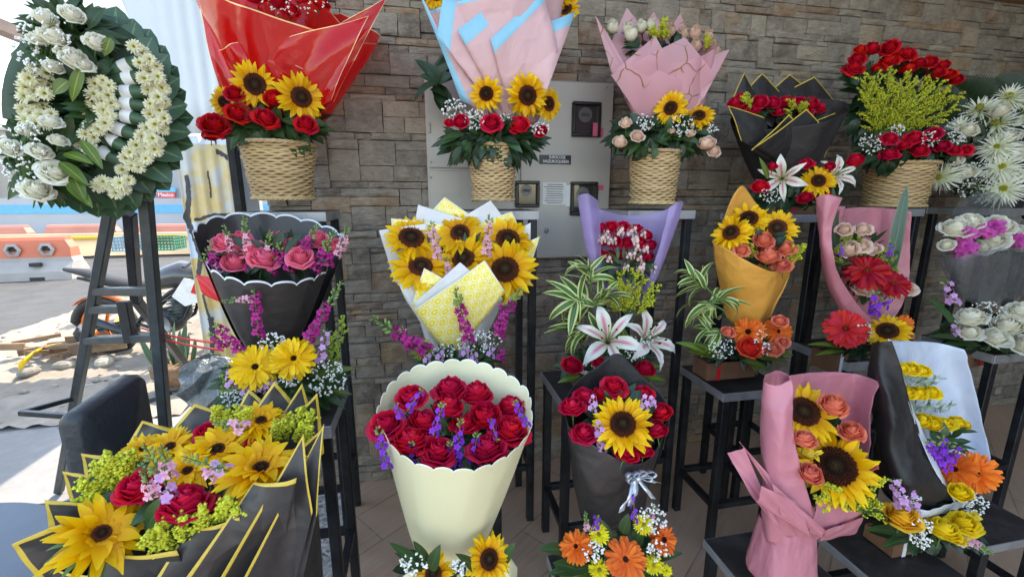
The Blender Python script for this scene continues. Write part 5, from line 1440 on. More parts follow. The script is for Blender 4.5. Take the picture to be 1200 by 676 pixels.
for t in ((303, 395, 298, 338, 18, 'snap_mag', .1), (298, 350, 258, 353, 12, 'snap_pink', .5), (360, 400, 402, 328, 19, 'snap_mag', .4), (282, 412, 252, 378, 17, 'snap_mag', .15), (374, 428, 384, 385, 17, 'stock_lilac', .1), (270, 455, 268, 425, 15, 'stock_lilac', .1), (262, 408, 244, 390, 12, 'snap_mag', .3)): b.spike(t[5], *t[:5], dy=-.14, bud=t[6])
b.plumes([(395, 440, 402, 372), (385, 440, 392, 390), (275, 470, 264, 440)], 20, -.08, mats=('goldenrod_green', 'stem'))
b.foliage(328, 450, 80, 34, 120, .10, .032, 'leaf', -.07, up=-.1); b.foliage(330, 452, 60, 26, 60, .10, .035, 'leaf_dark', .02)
b.leaves([(365, 455, 410, 462), (370, 440, 412, 432), (290, 470, 255, 478), (300, 450, 258, 462)], .03, .03, 'leaf_ti', dy=-.1)
b.fls('gerb_yellow', [(299, 430, 54, 0, (-.1, .05)), (344, 420, 52, -.02, (.1, .1))], -.16)
b.breath(383, 442, 24, 22, 110, -.14); b.breath(318, 402, 18, 12, 60, -.12); b.breath(338, 446, 14, 8, 40, -.17); b.breath(273, 466, 16, 10, 50, -.15)
for (x, y) in ((308, 452), (288, 455), (275, 442), (316, 448)): b.spike('stock_lilac', x-2, y+8, x+2, y-7, 14, dy=-.17, bud=.05)
b.box(322, 478, 90, 26, 'ribbon_red', dy=-.05)
b.pane((266, 356, .0), (238, 345, .0), (231, 321, .01), (258, 327, .0), ['ribbon_red'], .002, .01, name='red_foil_scrap')
# ---------------------------------------------------- 5 pink and blue basket
b = Bq('flower_basket', 'wicker basket of sunflowers and red roses under pink paper edged with pale blue', 'flower basket', on_stand(578, 1.87, 1.46), 1.87, 'flower baskets on the tall stands')
b.basket(578, 172, 236.5, 56, 46)
b.conepx((600, 150, .06), (582, 12, .05), 56, 158, ['p_pink', 'p_blue'], front=.98, back=1.2, rim=.012, ruf=.007, sq=.7)
for q in (((585, 140), (540, 118), (488, -15), (520, 45), .0, .045), ((590, 145), (512, 42), (520, -8), (600, 30), -.07, .06), ((595, 145), (536, 36), (600, -12), (650, 70), -.10, .05), ((600, 145), (575, 46), (635, -8), (655, 60), -.12, .04), ((605, 145), (600, 45), (674, 14), (640, 108), -.11, .05)):
    b.pane((*q[0], -.005), (*q[1], q[4]), (*q[2], q[4]), (*q[3], q[4]), ['p_pink', 'p_blue'], q[5], .015, one=True)
b.fls('sunflower', [(535, 2, 40), (560, -8, 44), (590, -6, 44), (625, -2, 40), (662, 10, 36), (655, -8, 40), (510, -6, 36)], .02, (0, .5)); b.foliage(590, 5, 80, 14, 50, .09, .03, 'leaf', .03)
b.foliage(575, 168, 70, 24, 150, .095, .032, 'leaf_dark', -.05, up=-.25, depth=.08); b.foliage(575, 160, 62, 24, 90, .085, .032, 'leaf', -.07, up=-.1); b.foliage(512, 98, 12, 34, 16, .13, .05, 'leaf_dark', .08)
b.fls('sunflower', [(570, 110, 42, 0, (-.15, .15)), (618, 112, 52, -.01, (.15, .05)), (643, 122, 40, .04, (.9, .0))], -.09)
b.fls('rose_crimson', [(540, 141, 20), (576, 143, 24), (609, 146, 25), (634, 153, 17), (526, 144, 12)], -.12, (0, .1))
b.breath(532, 128, 14, 12, 60, -.09); b.breath(556, 140, 13, 12, 70, -.11); b.breath(632, 150, 12, 8, 50, -.12); b.breath(592, 140, 10, 6, 25, -.1)
# ---------------------------------------------------- 6 yellow patterned
b = Bq('flower_bouquet', 'bouquet of six sunflowers in yellow patterned and white paper', 'bouquet', on_stand(525, 1.58, .75), 1.58)
b.conepx((530, 424, .02), (540, 312, .02), 40, 128, ['p_whitecard'], fy=345, by=290, ruf=.004, sq=.7)
pats = (((525, 380), (462, 330), (444, 270), (500, 262), .05, 0), ((525, 370), (462, 300), (458, 256), (520, 262), .07, 1), ((530, 360), (480, 290), (490, 240), (560, 262), .09, 0), ((535, 360), (492, 262), (521, 231), (585, 275), .11, 1), ((540, 360), (530, 262), (575, 235), (610, 280), .10, 0), ((545, 370), (560, 262), (600, 248), (625, 300), .09, 1), ((548, 370), (570, 290), (622, 261), (622, 330), .07, 0), ((550, 380), (580, 300), (633, 277), (612, 345), .04, 1),
        ((520, 415), (476, 352), (463, 322), (500, 330), -.05, 0), ((522, 415), (482, 358), (497, 314), (548, 340), -.09, 1), ((524, 418), (484, 356), (539, 307), (590, 350), -.11, 0), ((528, 420), (486, 362), (568, 305), (592, 342), -.13, 1))
for k, q in enumerate(pats):
    b.pane((*q[0], -.0 if q[4] > 0 else -.03), (*q[1], q[4]), (*q[2], q[4]), (*q[3], q[4]), ['p_pattern' if q[5] else 'p_whitecard', 'p_whitecard'], .003, .02 if q[4] < 0 else -.01, name='patterned_sheet' if q[5] else 'white_sheet')
b.fls('sunflower', [(482, 279, 66, .03, (-.15, .85)), (539, 273, 66, .05, (0, .85)), (595, 281, 64, .03, (.15, .8)), (493, 312, 78, -.04, (-.1, .8)), (543, 303, 66, -.02, (0, .8)), (592, 316, 78, -.06, (.1, .25))])
b.foliage(540, 305, 70, 28, 60, .08, .03, 'leaf', .05)
for t in ((513, 305, 505, 258, 15), (570, 300, 574, 250, 15), (527, 325, 523, 300, 12)): b.spike('snap_pink', *t, dy=-.08, bud=.2)
for t in ((550, 402, 533, 335, 20, .35), (503, 412, 433, 370, 22, .35), (582, 388, 612, 335, 18, .3), (585, 395, 592, 352, 18, .1), (480, 410, 470, 380, 14, .3)): b.spike('snap_mag', *t[:5], dy=-.14, bud=t[5])
b.breath(562, 402, 26, 16, 130, -.12); b.breath(520, 412, 14, 8, 40, -.12)
for (x, y) in ((575, 412), (586, 416), (545, 412), (515, 416), (500, 420), (555, 418)): b.spike('stock_lilac' if x != 586 else 'snap_mag', x, y+6, x+2, y-12, 14, dy=-.15, bud=.1)
b.plumes([(500, 425, 482, 402), (508, 425, 496, 400)], 20, -.1); b.foliage(535, 420, 62, 16, 90, .08, .025, 'leaf', -.05); b.box(528, 452, 90, 26, 'ribbon_red', dy=-.04)
# ---------------------------------------------------- 7 cream scalloped
b = Bq('flower_bouquet', 'cream scalloped paper bouquet of twelve red roses and purple stock', 'bouquet', on_stand(540, 1.0, .34), 1.0)
b.conepx((524, 676, .02), (534, 512, -.005), 34, 160, ['p_cream', 'p_creamrim'], fy=552, by=424, fold=.0, scal=.010, nsc=26, rim=.004, ruf=.003, power=.72, sq=.9, flare=.2)
b.foliage(530, 515, 74, 40, 190, .06, .024, 'leaf', .0, depth=.04, slope=.0016)
b.fls('rose_crimson', [(453, 495, 40, -.02), (482, 464, 36, .05), (527, 457, 38, .08), (558, 461, 38, .08), (599, 476, 36, .05), (525, 475, 36, .03), (568, 485, 42, .01), (597, 503, 43, -.03), (496, 494, 40, .0), (480, 517, 45, -.06), (512, 527, 44, -.08), (571, 526, 43, -.08), (543, 497, 32, .0)], 0, (0, .45))
for t in ((535, 545, 540, 488, 18), (484, 552, 483, 515, 17), (508, 510, 520, 470, 17), (478, 480, 496, 455, 16), (455, 550, 441, 498, 18), (618, 500, 602, 468, 14), (553, 545, 560, 505, 17), (497, 555, 500, 528, 18), (530, 555, 528, 515, 17), (575, 490, 583, 518, 13), (470, 490, 463, 472, 13)): b.spike('stock_purple', *t, dy=-.08, bud=.18)
b.foliage(528, 668, 62, 22, 60, .085, .032, 'leaf_dark', -.03); b.leaves([(495, 668, 466, 640), (500, 665, 492, 642), (505, 668, 512, 645), (560, 672, 545, 652), (590, 660, 600, 640)], .03, .028, 'leaf', dy=-.15)
b.fls('sunflower', [(508, 672, 50, -.02, (-.1, .3)), (573, 655, 60, -.02, (.1, .1))], -.14); b.breath(485, 660, 16, 14, 60, -.16); b.breath(540, 664, 12, 10, 40, -.16)
b.loft([[(455, 690, -.05), (472, 672, -.08), (500, 655, -.06)], [(448, 720, -.05), (470, 700, -.1), (505, 690, -.08)]], ['p_cream'], 'wrapper_tail'); b.loft([[(570, 650, -.06), (592, 648, -.09), (606, 662, -.05)], [(575, 690, -.06), (597, 690, -.1), (604, 700, -.05)]], ['p_cream'], 'wrapper_tail')
b.box(535, 718, 110, 28, 'ribbon_red', dy=-.05)
# ---------------------------------------------------- 8 pink veined basket
b = Bq('flower_basket', 'wicker basket of one sunflower and blush roses under pink paper with gold veins', 'flower basket', on_stand(764, 1.82, 1.46), 1.82, 'flower baskets on the tall stands')
b.basket(764, 179, 240, 58, 48)
b.conepx((785, 150, .05), (778, 78, .05), 60, 110, ['p_veined'], front=.9, back=1.4, ruf=.006, sq=.7)
for q in (((760, 130), (716, 84), (697, 18), (725, 60), .03), ((770, 120), (712, 60), (735, 9), (765, 50), .11), ((780, 120), (742, 50), (766, 14), (795, 60), .12), ((790, 120), (775, 50), (797, 16), (822, 70), .11), ((800, 120), (805, 70), (835, 34), (840, 80), .09), ((745, 142), (722, 82), (768, 42), (790, 90), -.06), ((752, 145), (716, 88), (745, 74), (815, 100), -.08), ((775, 142), (740, 75), (802, 44), (838, 90), -.09), ((800, 135), (790, 80), (855, 58), (820, 122), -.07)):
    b.pane((*q[0], -.01), (*q[1], q[4]), (*q[2], q[4]), (*q[3], q[4]), ['p_veined'], .003, .012 if q[4] < 0 else 0)
b.fls('bud_white', [(718, 34, 17), (735, 36, 15), (740, 43, 18), (752, 34, 15), (762, 32, 14)], .05, (0, .9)); b.fls('bud_blush', [(785, 38, 17), (800, 42, 15), (814, 41, 17), (816, 56, 16), (833, 56, 15), (838, 62, 16), (830, 44, 14), (775, 44, 14)], .04, (0, .8))
b.plumes([(775, 50, 780, 24), (785, 50, 775, 30), (826, 62, 830, 44), (770, 52, 765, 34)], 16, .0); b.foliage(775, 58, 58, 16, 50, .07, .026, 'leaf_dark', .05)
b.foliage(770, 160, 68, 28, 150, .085, .036, 'leaf_dark', -.04, up=-.2, depth=.08); b.foliage(775, 162, 55, 22, 70, .075, .034, 'leaf', -.08)
b.fls('sunflower', [(786, 127, 42, 0, (0, .2)), (819, 136, 36, .02, (.3, .9))], -.1)
b.fls('rose_blush', [(733, 144, 16), (747, 159, 17), (726, 166, 19), (828, 167, 22), (836, 177, 17), (787, 153, 9), (810, 156, 11)], -.13, (0, .2)); b.breath(756, 143, 12, 10, 50, -.12); b.breath(800, 148, 14, 14, 70, -.12); b.breath(834, 152, 8, 6, 25, -.1)
# ---------------------------------------------------- 9 violet wrap
b = Bq('flower_bouquet', 'violet translucent wrap of red roses above goldenrod, striped leaves and pink-white lilies', 'bouquet', on_stand(718, 1.52, .77), 1.52)
b.loft([[(700, 235, -.05), (688, 227, -.09), (677, 231, -.05), (686, 242, .01), (705, 246, .05), (735, 253, .08), (768, 249, .06), (788, 242, .01), (801, 238, -.05), (795, 236, -.09), (784, 243, -.08)],
        [(704, 275, -.05), (694, 272, -.09), (683, 275, -.05), (690, 280, .0), (708, 285, .05), (735, 288, .07), (762, 285, .05), (778, 280, .0), (789, 277, -.05), (783, 275, -.08), (774, 279, -.07)],
        [(706, 318, -.04), (700, 318, -.07), (693, 318, -.04), (698, 322, .0), (712, 325, .03), (735, 328, .05), (755, 325, .03), (764, 322, .0), (772, 318, -.04), (768, 318, -.06), (762, 320, -.05)],
        [(716, 352, -.02), (713, 352, -.04), (708, 352, -.02), (712, 354, .0), (722, 356, .02), (735, 357, .03), (748, 356, .02), (752, 354, .0), (757, 352, -.02), (754, 352, -.04), (750, 352, -.03)]], ['p_violet'], sub=5)
b.fls('rose_crimson', [(704, 267, 16), (716, 265, 17), (730, 266, 17), (745, 268, 17), (757, 275, 16), (706, 282, 17), (720, 282, 18), (735, 284, 18), (750, 284, 17), (763, 287, 15), (702, 298, 17), (715, 300, 18), (731, 298, 17), (748, 300, 16), (760, 300, 15)], .0, (0, .25))
for k in range(26): x, y = R.uniform(702, 766), R.uniform(266, 314); b.spike('stock_blush', x, y+5, x+R.uniform(-3, 3), y-5, 10, dy=-.06, bud=.05, n=4, name='small_pink_flower')
b.foliage(732, 312, 38, 20, 50, .07, .018, 'leaf', -.02)
b.plumes([(735, 368, 715, 325), (737, 368, 728, 318), (740, 370, 742, 318), (742, 370, 756, 325), (744, 370, 768, 335), (735, 370, 708, 340), (742, 372, 762, 348), (738, 372, 732, 335), (740, 372, 722, 345)], 26, -.06)
def song(s, x, y, n, Lpx, a0, a1, dy):
    mb = MB(); P = s.P(x, y, dy); L = s.px(P, Lpx); tc = (CAM-P).normalized(); rt = (-tc).cross(V(0, 0, 1)).normalized()
    am = math.radians((a0+a1)/2); sd = rt*math.cos(am)+V(0, 0, 1)*math.sin(am)*.6+tc*.3
    Q = [P-sd*L*.5-V(0, 0, .03), P, P+sd*L*.35]; mb.tube(Q, [.004, .0035, .002], 5, 1, .4)
    for k in range(n):
        f = k/n; st = Q[0].lerp(Q[2], .35+.65*f); a = math.radians(R.uniform(a0-15, a1+15))
        d = rt*math.cos(a)+V(0, 0, 1)*math.sin(a)+tc*R.uniform(-.5, .9)+V(*[R.uniform(-.25, .25) for _ in range(3)])
        mb.leaf(st, d+V(0, 0, .25), tc*R.uniform(.3, 1.2)+V(R.uniform(-.5, .5), 0, 1), L*R.uniform(.55, 1.2), L*R.uniform(.16, .25), R.uniform(.2, 1.5), R.uniform(.1, .4), 0, R.random(), 9, R.uniform(.65, .95), R.uniform(-.5, .5))
    return mb.build('striped_leaves', ['leaf_song', 'stem'], s.root)
song(b, 688, 352, 22, 44, 100, 260, -.10); song(b, 692, 322, 16, 36, 20, 170, -.08); song(b, 694, 385, 18, 46, 130, 250, -.10); song(b, 700, 350, 12, 40, -30, 80, -.1)
b.fl('lily', 713, 396, 84, -.17, (-.1, .1), .5); b.fl('lily', 762, 396, 74, -.10, (.9, .55), .2)
b.fls('rose_crimson', [(670, 427, 25), (703, 424, 17), (756, 431, 25), (722, 432, 14)], -.14, (0, .2)); b.breath(738, 408, 26, 14, 110, -.11); b.breath(692, 432, 14, 9, 45, -.12); b.breath(765, 400, 12, 10, 40, -.1)
b.foliage(712, 432, 66, 20, 110, .085, .034, 'leaf', -.06, up=-.2); b.foliage(715, 420, 50, 22, 70, .08, .03, 'leaf_dark', .0); b.leaves([(745, 440, 782, 446), (740, 436, 778, 428), (680, 440, 655, 448), (735, 405, 730, 385)], .03, .03, 'leaf_ti', dy=-.12); b.box(716, 455, 80, 22, 'ribbon_red', dy=-.05)
# ---------------------------------------------------- 10 black wrap, sunflower
b = Bq('flower_bouquet', 'black paper bouquet of one large sunflower ringed by red roses with a silver bow', 'bouquet', on_stand(722, 1.06, .34), 1.06)
b.loft([[(659, 472, .0), (676, 445, .04), (700, 430, .07), (725, 414, .09), (752, 440, .08), (772, 458, .05), (786, 480, .01)], [(664, 500, -.01), (682, 490, .04), (705, 480, .07), (725, 475, .08), (750, 485, .07), (766, 500, .04), (779, 512, -.01)], [(672, 560, -.02), (690, 560, .02), (705, 560, .05), (725, 560, .05), (740, 560, .05), (755, 560, .02), (764, 560, -.02)]], ['p_black'], 'wrapper_back')
b.loft([[(659, 470, .0), (667, 500, -.06), (690, 517, -.10), (717, 533, -.12), (745, 541, -.11), (770, 522, -.06), (786, 478, .01)], [(667, 520, -.01), (676, 545, -.07), (694, 555, -.10), (717, 562, -.11), (740, 562, -.10), (758, 548, -.06), (774, 520, .0)], [(672, 565, -.01), (682, 580, -.05), (698, 588, -.08), (717, 592, -.08), (735, 590, -.07), (750, 580, -.05), (764, 562, .0)], [(680, 605, -.01), (690, 612, -.04), (703, 618, -.05), (717, 620, -.05), (732, 618, -.05), (742, 612, -.03), (752, 602, .0)]], ['p_charcoal'], 'wrapper_front', wob=.004)
b.fl('sunflower', 730, 497, 74, -.12, (.05, .1))
b.fls('rose_crimson', [(720, 452, 30, .02), (685, 464, 29, .0), (671, 476, 30, -.04), (754, 463, 28, .0), (775, 482, 28, -.03), (770, 503, 27, -.05), (684, 507, 30, -.08), (733, 529, 32, -.12), (754, 526, 24, -.10), (703, 462, 22, .02)], -.01, (0, .3))
for t in ((694, 482, 696, 462, 16), (704, 512, 702, 492, 18), (706, 528, 703, 514, 16), (755, 480, 757, 462, 15), (765, 476, 764, 464, 13)): b.spike('stock_lilac', *t, dy=-.11, bud=.05, n=7)
b.foliage(726, 492, 52, 38, 80, .06, .026, 'leaf_dark', -.01)
def bow(s, px, py, w, mat, dy):
    P = s.P(px, py, dy); k = s.px(P, w)/2; mb = MB()
    for a, L in ((.5, 1.0), (2.5, 1.0), (1.2, .75), (2.0, .7), (.1, .7), (2.95, .75)):
        d = V(math.cos(a), -.25, math.sin(a)*.8); n_ = V(-d.z, 0, d.x).normalized(); rows = []
        for i in range(15):
            t = 2*pi*i/14; p = P+d*k*L*(1-math.cos(t))/2*.95+n_*k*.28*math.sin(t)*(1-math.cos(t))/2+V(0, -.012*math.sin(t*.5), 0)
            rows.append([p+V(0, -k*.20, k*.05), p+V(0, k*.20, -k*.05)])
        mb.grid(rows, 0, R.random())
    for (dx, dz) in ((-1.0, -1.6), (.8, -1.1), (-.5, -1.3), (1.1, -.2)):
        rows = []
        for i in range(8):
            t = i/7; p = P+V(dx*k*t, -.01-.02*t+.006*math.sin(t*9), dz*k*t); w_ = k*.16
            rows.append([p+V(w_, 0, -dx*w_*.4), p-V(w_, 0, -dx*w_*.4)])
        mb.grid(rows, 0, R.random())
    mb.ell(P+V(0, -.015, 0), k*.16, k*.12, k*.16, 0); return mb.build('bow', mat, s.root, thick=.0004)
bow(b, 745, 557, 44, 'ribbon_silver', -.13)
b.fls('gerb_orange', [(675, 640, 40, -.02, (-.2, .1)), (733, 655, 50, -.05, (0, .1)), (777, 632, 36, -.01, (.9, .2))], -.14); b.fls('mum_yellow', [(702, 626, 24), (754, 614, 24), (702, 667, 24), (766, 661, 22), (781, 668, 14)], -.16, (0, .1))
b.foliage(722, 648, 66, 26, 120, .08, .03, 'leaf_dark', -.05); b.leaves([(715, 635, 702, 610), (730, 625, 735, 606), (745, 640, 750, 620), (665, 645, 634, 643), (690, 665, 645, 672), (680, 668, 652, 660), (750, 668, 795, 680), (760, 655, 800, 648), (740, 676, 780, 690)], .03, .032, 'leaf', dy=-.14); b.leaves([(690, 668, 648, 690), (700, 672, 655, 664), (755, 670, 798, 690), (745, 672, 790, 665)], .035, .035, 'leaf_ti', dy=-.12)
b.breath(764, 608, 18, 18, 80, -.15); b.breath(695, 645, 12, 12, 45, -.17); b.breath(772, 645, 14, 12, 50, -.17); b.spike('stock_purple', 743, 612, 743, 576, 13, dy=-.16, bud=.0, n=8); b.spike('stock_purple', 698, 625, 700, 602, 13, dy=-.15, bud=.1); b.spike('snap_pink', 688, 622, 686, 598, 10, dy=-.14, bud=.6); b.spike('snap_pink', 762, 610, 768, 590, 11, dy=-.14, bud=.5); b.box(722, 700, 90, 26, 'ribbon_red', dy=-.05)
# ---------------------------------------------------- 11 black gold roses with lilies
b = Bq('flower_bouquet', 'black gold-edged paper bouquet of red roses above white and pink lilies', 'bouquet', on_stand(928, 1.78, 1.43), 1.78)
b.conepx((915, 212, .02), (920, 150, .0), 50, 108, ['p_black'], fy=150, by=118, rim=.003, ruf=.004, sq=.6)
for q in (((900, 150), (853, 125), (872, 85), (885, 110), .08), ((905, 150), (862, 118), (893, 86), (920, 115), .10), ((915, 150), (890, 118), (926, 87), (955, 112), .11), ((930, 150), (915, 110), (955, 90), (985, 128), .10), ((915, 200), (868, 165), (853, 124), (895, 138), -.03), ((918, 205), (880, 176), (925, 134), (950, 170), -.08), ((925, 205), (885, 172), (945, 128), (975, 165), -.10), ((930, 205), (895, 165), (985, 130), (965, 185), -.07)):
    b.pane((*q[0], -.01), (*q[1], q[4]), (*q[2], q[4]), (*q[3], q[4]), ['p_black', 'p_gold'], .005, .015 if q[4] < 0 else 0)
b.fls('rose_crimson', [(862, 121, 18), (875, 129, 18), (890, 119, 20), (905, 120, 19), (920, 119, 18), (935, 120, 19), (950, 121, 18), (962, 127, 18), (975, 131, 16), (868, 114, 14), (912, 130, 16), (945, 131, 15), (884, 128, 14)], .0, (0, .45)); b.plumes([(928, 138, 926, 118), (938, 138, 942, 122), (880, 130, 872, 112)], 16, -.04); b.foliage(918, 128, 55, 12, 60, .06, .025, 'leaf_dark', .02)
b.fl('lily', 916, 209, 56, -.13, (-.1, .15), .4); b.fl('lily', 982, 204, 50, -.10, (.8, .4), .1); b.fl('sunflower', 959, 212, 40, -.12, (.2, .2)); b.fls('rose_crimson', [(891, 218, 20), (945, 192, 16), (944, 231, 17), (970, 230, 18), (972, 195, 14), (905, 195, 12)], -.12, (0, .2))
b.foliage(935, 228, 66, 22, 130, .08, .034, 'leaf_dark', -.04); b.breath(905, 228, 14, 10, 50, -.13); b.leaves([(900, 210, 893, 188)], .02, .02, 'leaf_ti', dy=-.12); b.box(930, 250, 68, 16, 'ribbon_magenta', dy=-.05, rib_at=.5)
# ---------------------------------------------------- 12 orange
b = Bq('flower_bouquet', 'orange paper bouquet of three sunflowers and coral roses above orange gerberas', 'bouquet', on_stand(858, 1.50, .74), 1.50)
b.loft([[(836, 284, .0), (850, 250, .04), (868, 218, .08), (885, 238, .09), (905, 265, .08), (935, 300, .02)], [(838, 310, .0), (852, 300, .05), (870, 295, .08), (888, 295, .08), (905, 305, .06), (925, 320, .01)], [(850, 370, .0), (860, 372, .03), (870, 374, .05), (880, 374, .05), (892, 374, .03), (902, 372, .0)]], ['p_orange'], 'wrapper_back')
b.loft([[(834, 282, .0), (850, 291, -.07), (872, 304, -.12), (903, 318, -.13), (917, 314, -.08), (933, 305, .0)], [(839, 315, .0), (853, 322, -.06), (872, 330, -.10), (899, 338, -.11), (911, 333, -.07), (922, 326, .0)], [(845, 345, .0), (856, 352, -.04), (873, 360, -.07), (893, 366, -.08), (901, 360, -.05), (909, 350, .0)], [(851, 372, .0), (860, 380, -.02), (873, 386, -.04), (886, 390, -.05), (892, 384, -.03), (897, 375, .0)]], ['p_orange'], 'wrapper_front', sub=7, wob=.001)
b.fls('sunflower', [(857, 273, 48, -.05, (-.1, .55)), (877, 257, 44, .0, (0, .6)), (911, 267, 46, .0, (.15, .35))]); b.fls('rose_coral', [(894, 281, 24), (900, 299, 28, -.03), (921, 291, 24), (869, 293, 18, -.04), (917, 311, 20, -.04)], -.06, (0, .4)); b.plumes([(925, 310, 940, 288), (925, 305, 930, 290), (880, 305, 880, 288)], 18, -.06); b.foliage(885, 290, 46, 22, 80, .06, .028, 'leaf_dark', -.02)
b.fls('gerb_orange', [(877, 389, 38, 0, (-.1, .2)), (912, 388, 36, .02, (.6, .1))], -.13); b.fls('rose_vermilion', [(879, 405, 30)], -.16, (0, .1)); b.fls('rose_coral', [(853, 388, 17), (914, 375, 18), (907, 409, 20), (918, 400, 14)], -.14, (0, .2))
song(b, 822, 330, 18, 36, 90, 200, -.08); song(b, 832, 355, 16, 36, 120, 250, -.09); song(b, 840, 385, 16, 34, 130, 260, -.1); song(b, 838, 350, 10, 34, -30, 60, -.09)
b.foliage(868, 408, 50, 20, 110, .08, .03, 'leaf_dark', -.05); b.leaves([(835, 415, 798, 402), (845, 420, 812, 412), (870, 422, 905, 434), (885, 418, 928, 424), (895, 412, 932, 416), (850, 420, 822, 404), (880, 424, 890, 434)], .03, .032, 'leaf_ti', dy=-.12); b.breath(846, 408, 16, 12, 60, -.14); b.breath(893, 404, 10, 16, 50, -.17); b.box(858, 434, 64, 21, 'ribbon_red', dy=-.07, rib_at=.22)
# ---------------------------------------------------- 13 basket of roses
b = Bq('flower_basket', 'flared wicker basket of red roses and a thick band of goldenrod', 'flower basket', on_stand(1046, 1.82, 1.45), 1.82, 'flower baskets on the tall stands')
b.basket(1046, 192, 243, 68, 56)
b.fls('rose_red', [(1021, 57, 19), (1043, 55, 20), (1062, 64, 20), (1042, 71, 22), (1005, 68, 18), (1000, 80, 20), (1028, 81, 18), (1065, 80, 20), (1077, 74, 15), (1089, 72, 17), (1097, 85, 18), (1105, 77, 15), (1112, 87, 16), (1120, 93, 16), (1008, 58, 14), (1053, 62, 14)], .03, (0, .6))
b.plumes([(1020+ (x-1065)*.25+22, 165, x, y) for x, y in ((1008, 90), (1018, 84), (1030, 92), (1040, 80), (1050, 90), (1060, 86), (1072, 94), (1083, 90), (1094, 98), (1104, 94), (1115, 104), (1126, 108), (1012, 104), (1034, 108), (1056, 108), (1080, 112), (1100, 114), (1122, 124), (1014, 97), (1026, 88), (1046, 84), (1067, 89), (1088, 93), (1110, 100), (1022, 100), (1044, 98), (1064, 100), (1090, 104), (1112, 112))], 30, -.03, sz=.0037)
b.foliage(1010, 120, 22, 60, 50, .11, .05, 'leaf_dark', .06); b.foliage(1060, 110, 60, 40, 70, .10, .04, 'leaf_dark', .08)
b.fls('rose_crimson', [(1042, 162, 18), (1042, 181, 19), (1071, 161, 20), (1077, 175, 20), (1094, 156, 18), (1104, 171, 18), (1003, 188, 19), (1118, 176, 15), (1132, 175, 14), (1060, 170, 14)], -.13, (0, .2)); b.breath(1024, 168, 18, 14, 70, -.12); b.breath(1052, 152, 10, 7, 30, -.12); b.breath(1090, 162, 12, 10, 50, -.15); b.breath(1120, 162, 12, 8, 40, -.13)
b.foliage(1065, 180, 70, 24, 150, .085, .042, 'leaf_dark', -.06, up=-.15, depth=.07)
# ---------------------------------------------------- 14 tall rose-pink
b = Bq('flower_bouquet', 'tall rose-pink wrap of blush roses, dark red gerberas and two sword-like leaves', 'bouquet', on_stand(1000, 1.50, .75), 1.50)
b.loft([[(983, 246, .0), (1005, 243, .06), (1040, 244, .07), (1067, 248, .02)], [(982, 290, .0), (1005, 290, .05), (1040, 290, .06), (1067, 300, .01)], [(988, 340, .0), (1010, 342, .04), (1036, 342, .04), (1062, 340, .0)], [(1005, 376, .0), (1015, 378, .01), (1030, 380, .02), (1046, 372, .0)]], ['p_rose'], 'wrapper_back')
b.loft([[(990, 242, .02), (972, 241, .0), (955, 234, -.04), (966, 228, -.09), (986, 232, -.11)], [(982, 270, .02), (968, 268, .0), (958, 264, -.04), (963, 262, -.09), (976, 266, -.11)], [(978, 310, .02), (970, 308, -.01), (962, 303, -.04), (966, 303, -.09), (978, 312, -.12)], [(990, 345, .02), (980, 345, -.01), (971, 340, -.05), (980, 345, -.10), (1000, 350, -.13)], [(1010, 378, .0), (1000, 376, -.03), (988, 372, -.06), (1000, 376, -.10), (1024, 379, -.12)]], ['p_rose'], 'wrapper_flap')
b.leaves([(1040, 330, 1062, 222, .05)], .1, .05, 'leaf_snake', 'sword_leaf', dy=.0, bend=.05, sharp=.5); b.leaves([(980, 330, 977, 224, .035)], .1, .05, 'leaf_snake', 'sword_leaf', dy=.0, bend=.05, sharp=.5)
b.fls('rose_blush', [(989, 268, 19), (1011, 268, 20), (994, 290, 26), (1010, 287, 20), (1025, 291, 17), (1011, 339, 21), (1026, 338, 13), (1037, 342, 18), (1048, 344, 15), (1062, 338, 20)], -.05, (0, .3)); b.fls('gerb_dark', [(1016, 318, 46, 0, (-.1, .75)), (1047, 332, 38, 0, (.3, .7))], -.09)
b.plumes([(1000, 300, 990, 276), (1008, 310, 1005, 278), (1015, 320, 1035, 292), (1040, 330, 1047, 300), (990, 312, 984, 290)], 22, -.04, mats=('goldenrod_green', 'stem')); b.foliage(1015, 310, 36, 50, 90, .06, .02, 'leaf', -.01)
for t in ((1025, 370, 1026, 340, 16), (1020, 365, 1035, 348, 15), (1042, 300, 1046, 280, 9), (985, 300, 988, 284, 8), (1036, 360, 1044, 346, 12)): b.spike('stock_purple', *t, dy=-.12, bud=.2)
b.fl('gerb_red', 991, 385, 46, -.15, (-.1, .2)); b.fl('sunflower', 1040, 388, 46, -.14, (.15, .35)); b.fl('gerb_orange', 1060, 380, 22, -.10, (.6, .2)); b.fl('rose_coral', 1062, 392, 14, -.1)
b.foliage(1015, 405, 52, 18, 100, .075, .03, 'leaf_dark', -.05); b.leaves([(985, 408, 955, 402), (990, 412, 962, 414), (1030, 408, 1066, 404)], .03, .03, 'leaf_ti', dy=-.12); b.breath(1012, 390, 12, 12, 60, -.16); b.box(1000, 424, 62, 22, 'ribbon_white', dy=-.07, rib_at=.22)
